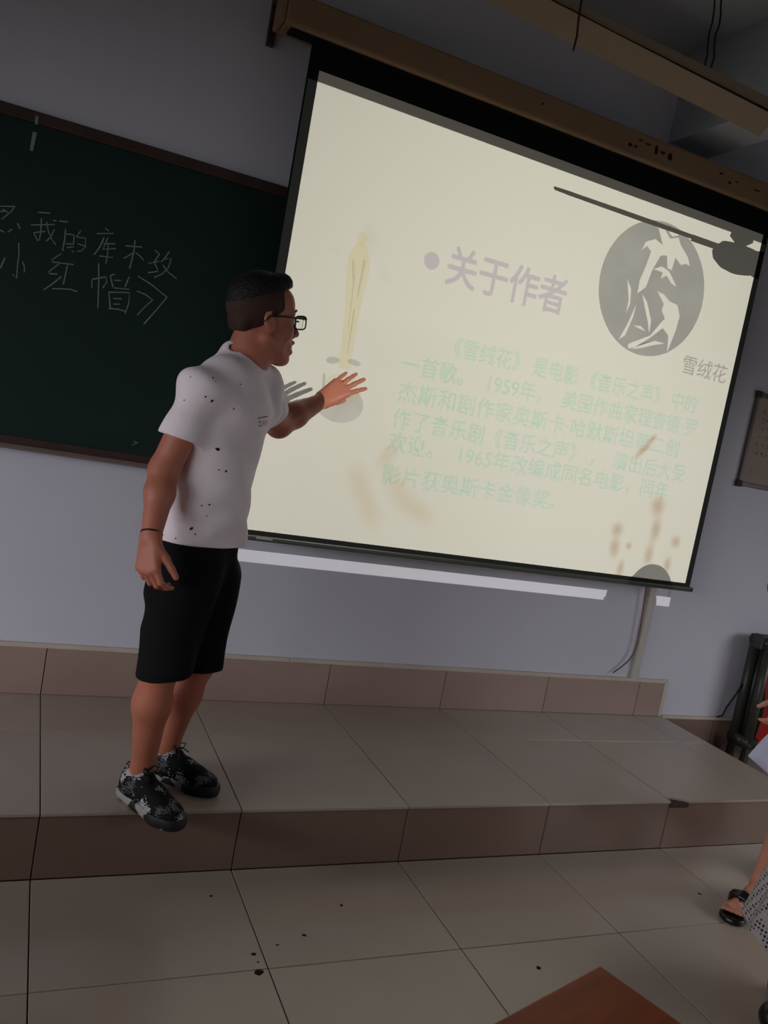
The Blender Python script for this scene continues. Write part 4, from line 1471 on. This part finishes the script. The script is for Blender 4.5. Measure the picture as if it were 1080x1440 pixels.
# neck opening
Nc = P3(340, 511, -0.85)
na = unit(cf * 0.060 - np.array([0, 0, 0.042])); nn_ = unit(np.cross(na, cl))
nn_ = nn_ if nn_[2] > 0 else -nn_
V.cone(P3(380, 528, -0.80), P3(375, 575, -0.82), 0.024, 0.05, 0.03)
V.ell(Nc + nn_ * 0.013, (0.069, 0.069, 0.040), [na, cl, nn_], 0.006, 's')
V.cone(Nc + nn_ * 0.055, P3(376, 456, -0.845), 0.062, 0.09, 0.006, 's')
tee = V.build('t_shirt', M_TEE, man)
del V

# shorts
V = Vol((0.08, -1.14, 0.54), (0.60, -0.62, 1.13), 0.004)
V.ell(pelv + cu_ * 0.02, (0.116, 0.150, 0.13), TB, 0.03)
Rk2 = P3(229, 952, -0.935); Lk2 = P3(276, 938, -0.80)
V.cone(pelv + (Rhip - pelv) * 0.75 + np.array([0, 0, -0.03]), Rk2, 0.108, 0.082, 0.04)
V.cone(pelv + (Lhip - pelv) * 0.75 + np.array([0, 0, -0.03]), Lk2, 0.108, 0.080, 0.03)
V.warp(lambda X, Y, Z: 0.004 * np.sin(22 * Z + 9 * X) * np.cos(17 * X - 13 * Y) + 0.003 * np.sin(40 * (X + Y) + 10 * Z))
V.ell(P3(190, 862, -0.93), (0.026, 0.12, 0.04), None, 0.03, 's')
V.cut(P3(228, 950, -0.935), (0.18, -0.05, -1.0), (0.08, -1.14, 0.50), (0.365, -0.80, 0.80))
V.cut(P3(288, 938, -0.80), (0.02, -0.05, -1.0), (0.0, -1.14, 0.5), (0.62, -0.55, 0.62 + 0.12))
shorts = V.build('shorts', M_SHORTS, man)
del V

# shoes: the near one reaches over the edge of the step
hr = np.array([Ran[0], Ran[1]]) - RF[:2] * 0.066 + np.array([-0.012, -0.006])
make_shoe(man, hr, hr + RF[:2] * 0.292, HP, 1)
hl_ = np.array([Lan[0], Lan[1]]) - LF[:2] * 0.066 + np.array([-0.012, -0.006])
make_shoe(man, hl_, hl_ + LF[:2] * 0.285, HP, -1)

# ring, bracelet
from mathutils.bvhtree import BVHTree


def ring_around(c, d, r, t, name, m):
    d = Vector(unit(d)); a = d.orthogonal().normalized(); b2 = d.cross(a)
    pts = [Vector(c) + (a * math.cos(q) + b2 * math.sin(q)) * r for q in np.linspace(0, 2 * math.pi, 17)]
    return MB().tube(pts, t, 6, cap=False).build(name, m, man, smooth=True)


ring_around(Rwr - unit(Rwr - Relb) * 0.015, Rwr - Relb, 0.029, 0.003, 'bracelet', M_GLASSES)
_f = lf_; _n = unit((0.10, 0.85, -0.30)); _n = unit(_n - _f * (_n @ _f)); _s = -np.cross(_f, _n)
rb = Lwr + _f * 0.088 + _s * (-0.011)
ring_around(rb + unit(_f * math.cos(-0.06) + _s * math.sin(-0.06)) * 0.018 + _n * 0.004, _f, 0.0105, 0.002, 'ring', M_GOLD)

# paint-like specks and the chest print on the shirt
bmt = bmesh.new(); bmt.from_mesh(tee.data)
bvh = BVHTree.FromBMesh(bmt)
bmt.free()


def on_tee(u, v):
    d = CF + CR * (u - 540) / F_PX - CU * (v - 720) / F_PX
    h = bvh.ray_cast(Vector(CAM), Vector(d).normalized())
    return h[0], h[1]


specks = MB()
for (zx, zy, r) in [(230, 240, .0025), (382, 248, .0035), (400, 272, .0025), (188, 398, .004), (332, 373, .0035), (374, 402, .0055), (565, 290, .0028), (562, 316, .002), (522, 455, .003), (415, 730, .006), (402, 722, .003), (422, 868, .003), (470, 877, .005), (305, 1108, .003), (357, 1102, .004), (236, 1264, .006), (262, 1302, .003), (340, 1180, .0025), (130, 1330, .003), (545, 420, .0015), (566, 345, .0015)]:
    p, nrm = on_tee(220 + zx / 4.8, 480 + zy / 4.8)
    if p is None:
        continue
    a = nrm.orthogonal().normalized(); b2 = nrm.cross(a)
    n = 8
    pts = [p + nrm * 0.0008 + (a * math.cos(2 * math.pi * q / n) * 1.2 + b2 * math.sin(2 * math.pi * q / n)) * r * 0.8 * random.uniform(.7, 1.15) for q in range(n)]
    specks.add(pts, [tuple(range(n))])
sp_o = specks.build('paint_specks', M_GLASSES, tee)
sp_o['kind'] = 'stuff'
M_PRINT = mat('shirt_print', srgb(96, 92, 98), 0.8, 0.1)
pr_mb = MB()


def print_strip(pxs, w):
    ps = [on_tee(*q) for q in pxs]
    if any(p[0] is None for p in ps):
        return
    vs = []
    for i, (p, nrm) in enumerate(ps):
        t = (ps[min(i + 1, len(ps) - 1)][0] - ps[max(i - 1, 0)][0]).normalized()
        s = nrm.cross(t)
        vs += [p + nrm * 0.001 + s * w, p + nrm * 0.001 - s * w]
    pr_mb.add(vs, [(2 * i, 2 * i + 1, 2 * i + 3, 2 * i + 2) for i in range(len(ps) - 1)])


Z6 = lambda a, b: (220 + a / 4.8, 480 + b / 4.8)
for k in range(7):
    print_strip([Z6(684 + k * 10, 520 - k * 2), Z6(690 + k * 10, 517 - k * 2)], 0.0022)
print_strip([Z6(686, 548), Z6(700, 538), Z6(704, 552), Z6(688, 572), Z6(708, 570)], 0.0014)
print_strip([Z6(714, 570), Z6(716, 536), Z6(728, 566), Z6(732, 534)], 0.0014)
print_strip([Z6(740, 532), Z6(742, 562)], 0.0014)
pr_mb.build('chest_print', M_PRINT, tee)['kind'] = 'stuff'

# ------------------------------------------------------------------ two listeners at the right edge
def flipflop(parent, heel, toe, z, name='flip_flop', m_=None):
    heel = np.array(heel, float); toe = np.array(toe, float)
    L = np.linalg.norm(toe - heel); an = math.atan2(toe[1] - heel[1], toe[0] - heel[0])
    S = Vol((-0.02, -0.07, -0.01), (L + 0.02, 0.07, 0.05), 0.004)
    S.cone((0.04, 0, 0.008), (L * 0.5, 0, 0.008), 0.034, 0.034, 0.02)
    S.cone((L * 0.5, 0, 0.008), (L - 0.05, 0, 0.008), 0.034, 0.045, 0.02)
    S.cut((0, 0, 0), (0, 0, -1), k=.003); S.cut((0, 0, 0.020), (0, 0, 1), k=.003)
    so = S.build(name, m_ or M_GLASSES)
    mtx = Matrix.Translation((heel[0], heel[1], z)) @ Matrix.Rotation(an, 4, 'Z')
    so.matrix_basis = mtx
    par(so, parent)
    st = MB()
    for k_ in range(3):
        dx = k_ * 0.014
        st.tube([(L - 0.160 + dx, -0.044, 0.012), (L - 0.135 + dx, -0.036, 0.062), (L - 0.118 + dx, 0.0, 0.080 - k_ * 0.003), (L - 0.135 + dx, 0.036, 0.062), (L - 0.160 + dx, 0.044, 0.012)], 0.010, 8)
    st.tube([(L - 0.10, 0.0, 0.074), (L - 0.07, 0.006, 0.054), (L - 0.058, 0.008, 0.018)], [0.010, 0.006, 0.005], 8)
    so2 = st.build('strap', M_GLASSES, smooth=True)
    so2.matrix_basis = mtx
    par(so2, so)
    return so


def stander(root, hips, facing, head_c, hands, feet, skin, sc=0.93, h=0.006, cut_arm=None):
    """a standing figure: continuous body with arms ending in hands; returns the key points"""
    f = unit(facing); l = np.cross((0, 0, 1), f)
    hips = np.array(hips, float); hc = np.array(head_c, float)
    neck = hc + np.array([0, 0, -0.15]) - f * 0.02
    ch = hips + (neck - hips) * 0.66
    Rs = neck - l * 0.165 * sc + np.array([0, 0, -0.06]); Ls = neck + l * 0.165 * sc + np.array([0, 0, -0.06])
    pts = np.array([hips, hc, Rs, Ls] + [q[1] for q in hands] + [q[0] for q in feet])
    V = Vol(np.minimum(pts.min(0) - 0.25, 9), pts.max(0) + 0.25, h)
    V.a[:] = 1
    B = [f, l, np.array([0, 0, 1.0])]
    V.ell(ch, (0.095 * sc, 0.14 * sc, 0.19), B, 0.03)
    V.ell(hips + (ch - hips) * 0.45, (0.09 * sc, 0.12 * sc, 0.16), B, 0.04)
    V.ell(hips, (0.11 * sc, 0.15 * sc, 0.13), B, 0.04)
    V.cone(neck + np.array([0, 0, -0.05]), hc + np.array([0, 0, -0.07]) - f * 0.02, 0.05, 0.046, 0.03)
    for s_, S_ in ((1, Ls), (-1, Rs)):
        V.cone(ch + np.array([0, 0, 0.1]) + l * s_ * 0.06, S_, 0.06, 0.045, 0.03)
    arms = []
    for (elb, wr, fd, pn, side), S_ in zip(hands, (Ls, Rs)):
        V.chain([S_, np.array(elb), np.array(wr)], [0.043, 0.035, 0.024], 0.02)
        hand(V, wr, fd, pn, side, curls=(0.45, 0.5, 0.55, 0.6), sc=0.92)
        arms.append((S_, np.array(elb), np.array(wr)))
    for (an, tip), s_ in zip(feet, (1, -1)):
        an = np.array(an, float); tip = np.array(tip, float)
        hp_ = hips + l * s_ * 0.08
        kn = hp_ + (an - hp_) * 0.52 + f * 0.015
        V.cone(hp_, kn, 0.08, 0.05, 0.03)
        ca = kn + (an - kn) * 0.35 - f * 0.014
        V.cone(kn, ca, 0.049, 0.050, 0.02); V.cone(ca, an, 0.050, 0.031, 0.02)
        d = unit(np.array([tip[0] - an[0], tip[1] - an[1], 0])); sd = np.cross((0, 0, 1), d)
        z0 = tip[2] + 0.014
        V.cone(an, np.array([an[0], an[1], z0 + 0.012]) - d * 0.03, 0.031, 0.026, 0.02)
        base = np.array([tip[0], tip[1], z0 + 0.002]) - d * 0.055
        V.cone(an + np.array([0, 0, -0.01]) , base + np.array([0, 0, 0.012]), 0.028, 0.022, 0.02)
        for q in range(5):
            o = sd * (0.030 - q * 0.0145) * s_ * -1
            ln = (0.055, 0.052, 0.047, 0.042, 0.036)[q]
            V.cone(base - d * 0.04 + o * 0.7, base + o, 0.015, 0.011, 0.012)
            V.cone(base + o, base + o + d * ln * 0.75, 0.0105 if q == 0 else 0.008, 0.0085 if q == 0 else 0.0065, 0.004)
    hp_f, _ = head(V, hc, f, (0, 0, 1), 0.0, 0.93)
    b = V.build('body', skin, root)
    face_bits(root, hp_f, 0.93)
    return f, l, neck, ch, Rs, Ls, arms, b


M_RED = cloth_mat('cloth_red', srgb(150, 34, 30))
M_PAPER = mat('paper', srgb(206, 202, 224), 0.7, 0.2)
# listener in red, sheet of paper in the lowered hand
r1 = thing('person', (2.45, -1.36, 0), 'person in red dress and black flip-flops with paper at the right edge', 'person')
hd1 = np.array([2.475, -1.36, 1.385])
wr1 = at(1114, 975, -1.43)
o1 = stander(r1, (2.58, -1.32, 0.80), (-0.86, -0.28, 0), hd1,
             [((2.52, -1.53, 0.98), wr1, (-0.16, 0.05, -0.95), (0.1, 0.95, 0), -1), ((2.76, -1.10, 0.98), (2.76, -1.06, 0.76), (-0.1, 0, -1), (0, -1, 0), 1)],
             [((2.520, -1.335, 0.075), (2.275, -1.432, 0.016)), ((2.90, -1.18, 0.075), (2.67, -1.25, 0.016))], M_SKIN2)
f1, l1 = o1[0], o1[1]
V = Vol((2.24, -1.72, 0.48), (2.96, -0.92, 1.36), 0.006)
B1 = [f1, l1, np.array([0, 0, 1.0])]
V.ell(o1[3], (0.112, 0.152, 0.20), B1, 0.03)
V.ell((2.58, -1.32, 0.82), (0.125, 0.165, 0.16), B1, 0.06)
V.cone((2.58, -1.32, 0.84), (2.60, -1.31, 0.52), 0.135, 0.160, 0.05)
for S_, E_, W_ in o1[6]:
    V.cone(o1[3] + np.array([0, 0, .1]), S_, 0.06, 0.058, 0.03)
    V.cone(S_, S_ + (E_ - S_) * 0.5, 0.058, 0.056, 0.02)
    dS = unit(E_ - S_)
V.cut((2.5, -1.3, 0.575), (0, 0, -1))
V.ell(o1[2] + f1 * 0.03 + np.array([0, 0, 0.03]), (0.08, 0.085, 0.07), B1, 0.006, 's')
V.warp(lambda X, Y, Z: 0.006 * np.sin(np.arctan2(Y + 1.32, X - 2.58) * 9) * np.clip((0.85 - Z) / 0.25, 0, 1))
V.build('red_dress', M_RED, r1)
V = Vol(hd1 - 0.2, hd1 + 0.2, 0.005)
V.ell(hd1 - f1 * 0.018 + np.array([0, 0, 0.038]), np.array((0.098, 0.082, 0.096)) * 0.96, B1, 0.01)
V.cone(hd1 - f1 * 0.075 + np.array([0, 0, 0.01]), hd1 - f1 * 0.085 + np.array([0, 0, -0.12]), 0.05, 0.03, 0.04)
V.ell(hd1 + f1 * 0.075 + np.array([0, 0, -0.035]), (0.075, 0.062, 0.090), [f1, np.cross((0, 0, 1), f1), np.array([0, 0, 1.0])], 0.006, 's')
V.build('hair', M_HAIR, r1)
flipflop(r1, (2.51, -1.340), (2.257, -1.442), 0.0)
flipflop(r1, (2.90, -1.180), (2.65, -1.257), 0.0)
# the sheet, held at its upper corner
c0 = at(1052, 1063, -1.40); eA = at(1122, 997, -1.395) - c0; eB = at(1146, 1145, -1.42) - c0
gridp = []
nn = 8
for i in range(nn + 1):
    for j in range(nn + 1):
        p = c0 + eA * (i / nn) + eB * (j / nn)
        gridp.append(p + np.array([0, 0.010 * math.sin(3 * i / nn) + 0.008 * math.sin(3 * j / nn), 0]))
fs = [(i * (nn + 1) + j, i * (nn + 1) + j + 1, (i + 1) * (nn + 1) + j + 1, (i + 1) * (nn + 1) + j) for i in range(nn) for j in range(nn)]
pp = MB().add(gridp, fs).build('paper_sheet', M_PAPER, None, smooth=True)
md = pp.modifiers.new('thickness', 'SOLIDIFY'); md.thickness = 0.0008
tag(pp, 'white sheet of paper held low by the person in red', 'paper')


def dotted():
    m = bpy.data.materials.new('dotted_cloth')
    m.use_nodes = True
    nt = m.node_tree
    b = nt.nodes['Principled BSDF']
    b.inputs['Roughness'].default_value = 0.9
    tc = nt.nodes.new('ShaderNodeTexCoord')
    v = nt.nodes.new('ShaderNodeTexVoronoi'); v.inputs['Scale'].default_value = 85
    v.inputs['Randomness'].default_value = 0.15
    cr = nt.nodes.new('ShaderNodeValToRGB')
    cr.color_ramp.interpolation = 'LINEAR'
    e = cr.color_ramp.elements
    e[0].position = 0.30; e[0].color = srgb(36, 32, 34)
    e[1].position = 0.42; e[1].color = srgb(160, 152, 150)
    nt.links.new(tc.outputs['Object'], v.inputs['Vector'])
    nt.links.new(v.outputs['Distance'], cr.inputs[0])
    nt.links.new(cr.outputs[0], b.inputs['Base Color'])
    return m


M_DOT = dotted()
M_TOP2 = cloth_mat('cloth_grey', srgb(120, 116, 118))
# nearer listener in a long dotted skirt
r2 = thing('person', (2.10, -1.92, 0), 'person in long grey dotted skirt and black shoes at the lower right edge', 'person')
hd2 = np.array([2.22, -1.98, 1.36])
o2 = stander(r2, (2.16, -1.93, 0.80), (-0.6, 0.5, 0), hd2,
             [((2.02, -2.10, 0.98), (1.99, -2.06, 0.80), (-0.1, 0.2, -0.9), (0.5, 0.6, 0), 1), ((2.42, -1.80, 0.98), (2.40, -1.72, 0.80), (-0.1, 0.2, -0.9), (-0.5, -0.6, 0), -1)][::1],
             [((2.10, -2.02, 0.085), (1.97, -1.88, 0.016)), ((2.25, -1.92, 0.085), (2.12, -1.78, 0.016))], M_SKIN2)
f2, l2 = o2[0], o2[1]
B2 = [f2, l2, np.array([0, 0, 1.0])]
V = Vol((1.80, -2.30, 0.02), (2.56, -1.54, 0.98), 0.006)
V.ell((2.16, -1.93, 0.84), (0.125, 0.165, 0.14), B2, 0.04)
V.cone((2.16, -1.93, 0.82), (2.10, -1.87, 0.20), 0.14, 0.205, 0.05)
V.warp(lambda X, Y, Z: 0.010 * np.sin(np.arctan2(Y + 1.92, X - 2.12) * 11 + 0.6) * np.clip((0.85 - Z) / 0.4, 0, 1))
V.cut((1.95, -1.74, 0.235), (-0.55, 0.28, -1.0))
V.cut((2.1, -1.9, 0.10), (0, 0, -1))
V.build('dotted_skirt', M_DOT, r2)
V = Vol((1.84, -2.32, 0.78), (2.62, -1.56, 1.34), 0.006)
V.ell(o2[3], (0.112, 0.155, 0.21), B2, 0.03)
V.ell((2.16, -1.93, 0.90), (0.120, 0.158, 0.12), B2, 0.05)
for S_, E_, W_ in o2[6]:
    V.cone(o2[3] + np.array([0, 0, .1]), S_, 0.06, 0.058, 0.03)
    V.cone(S_, S_ + (E_ - S_) * 0.5, 0.056, 0.052, 0.02)
V.ell(o2[2] + f2 * 0.03 + np.array([0, 0, 0.03]), (0.08, 0.085, 0.07), B2, 0.006, 's')
V.build('grey_top', M_TOP2, r2)
V = Vol(hd2 - 0.2, hd2 + 0.2, 0.005)
V.ell(hd2 - f2 * 0.018 + np.array([0, 0, 0.038]), np.array((0.098, 0.082, 0.096)) * 0.96, B2, 0.01)
V.cone(hd2 - f2 * 0.075 + np.array([0, 0, 0.01]), hd2 - f2 * 0.085 + np.array([0, 0, -0.12]), 0.05, 0.03, 0.04)
V.ell(hd2 + f2 * 0.075 + np.array([0, 0, -0.035]), (0.075, 0.062, 0.090), [f2, np.cross((0, 0, 1), f2), np.array([0, 0, 1.0])], 0.006, 's')
V.build('hair', M_HAIR, r2)
for an_, tp_ in (((2.10, -2.02), (1.955, -1.865)), ((2.25, -1.92), (2.105, -1.765))):
    a_ = np.array(an_); t_ = np.array(tp_); d_ = unit(t_ - a_)
    S = Vol((a_[0] - .14, a_[1] - .14, -0.01) if False else (min(a_[0], t_[0]) - .1, min(a_[1], t_[1]) - .1, -0.01), (max(a_[0], t_[0]) + .1, max(a_[1], t_[1]) + .1, 0.12), 0.004)
    A3 = np.array([*(a_ - d_ * 0.02), 0.03]); T3 = np.array([*(t_ - d_ * 0.03), 0.028])
    S.cone(A3, T3, 0.042, 0.044, 0.02)
    S.cone(A3 + np.array([0, 0, .04]), A3 + np.array([*(d_ * 0.09), 0.02]), 0.036, 0.036, 0.02)
    S.ell(A3 + np.array([0, 0, 0.075]), (0.04, 0.034, 0.04), [np.array([*d_, 0]), np.cross((0, 0, 1), [*d_, 0]), np.array([0, 0, 1.])], 0.006, 's')
    S.cut((0, 0, 0), (0, 0, -1), k=.003)
    sh = S.build('shoe', M_GLASSES, r2)
    MB().tube([T3 + np.array([*(-d_ * q), 0.0]) + np.array([0, 0, 0.043 + q * 0.03]) for q in (0.0, 0.03, 0.06)], 0.008, 6).build('toe_trim', M_SOCK, sh, smooth=True)
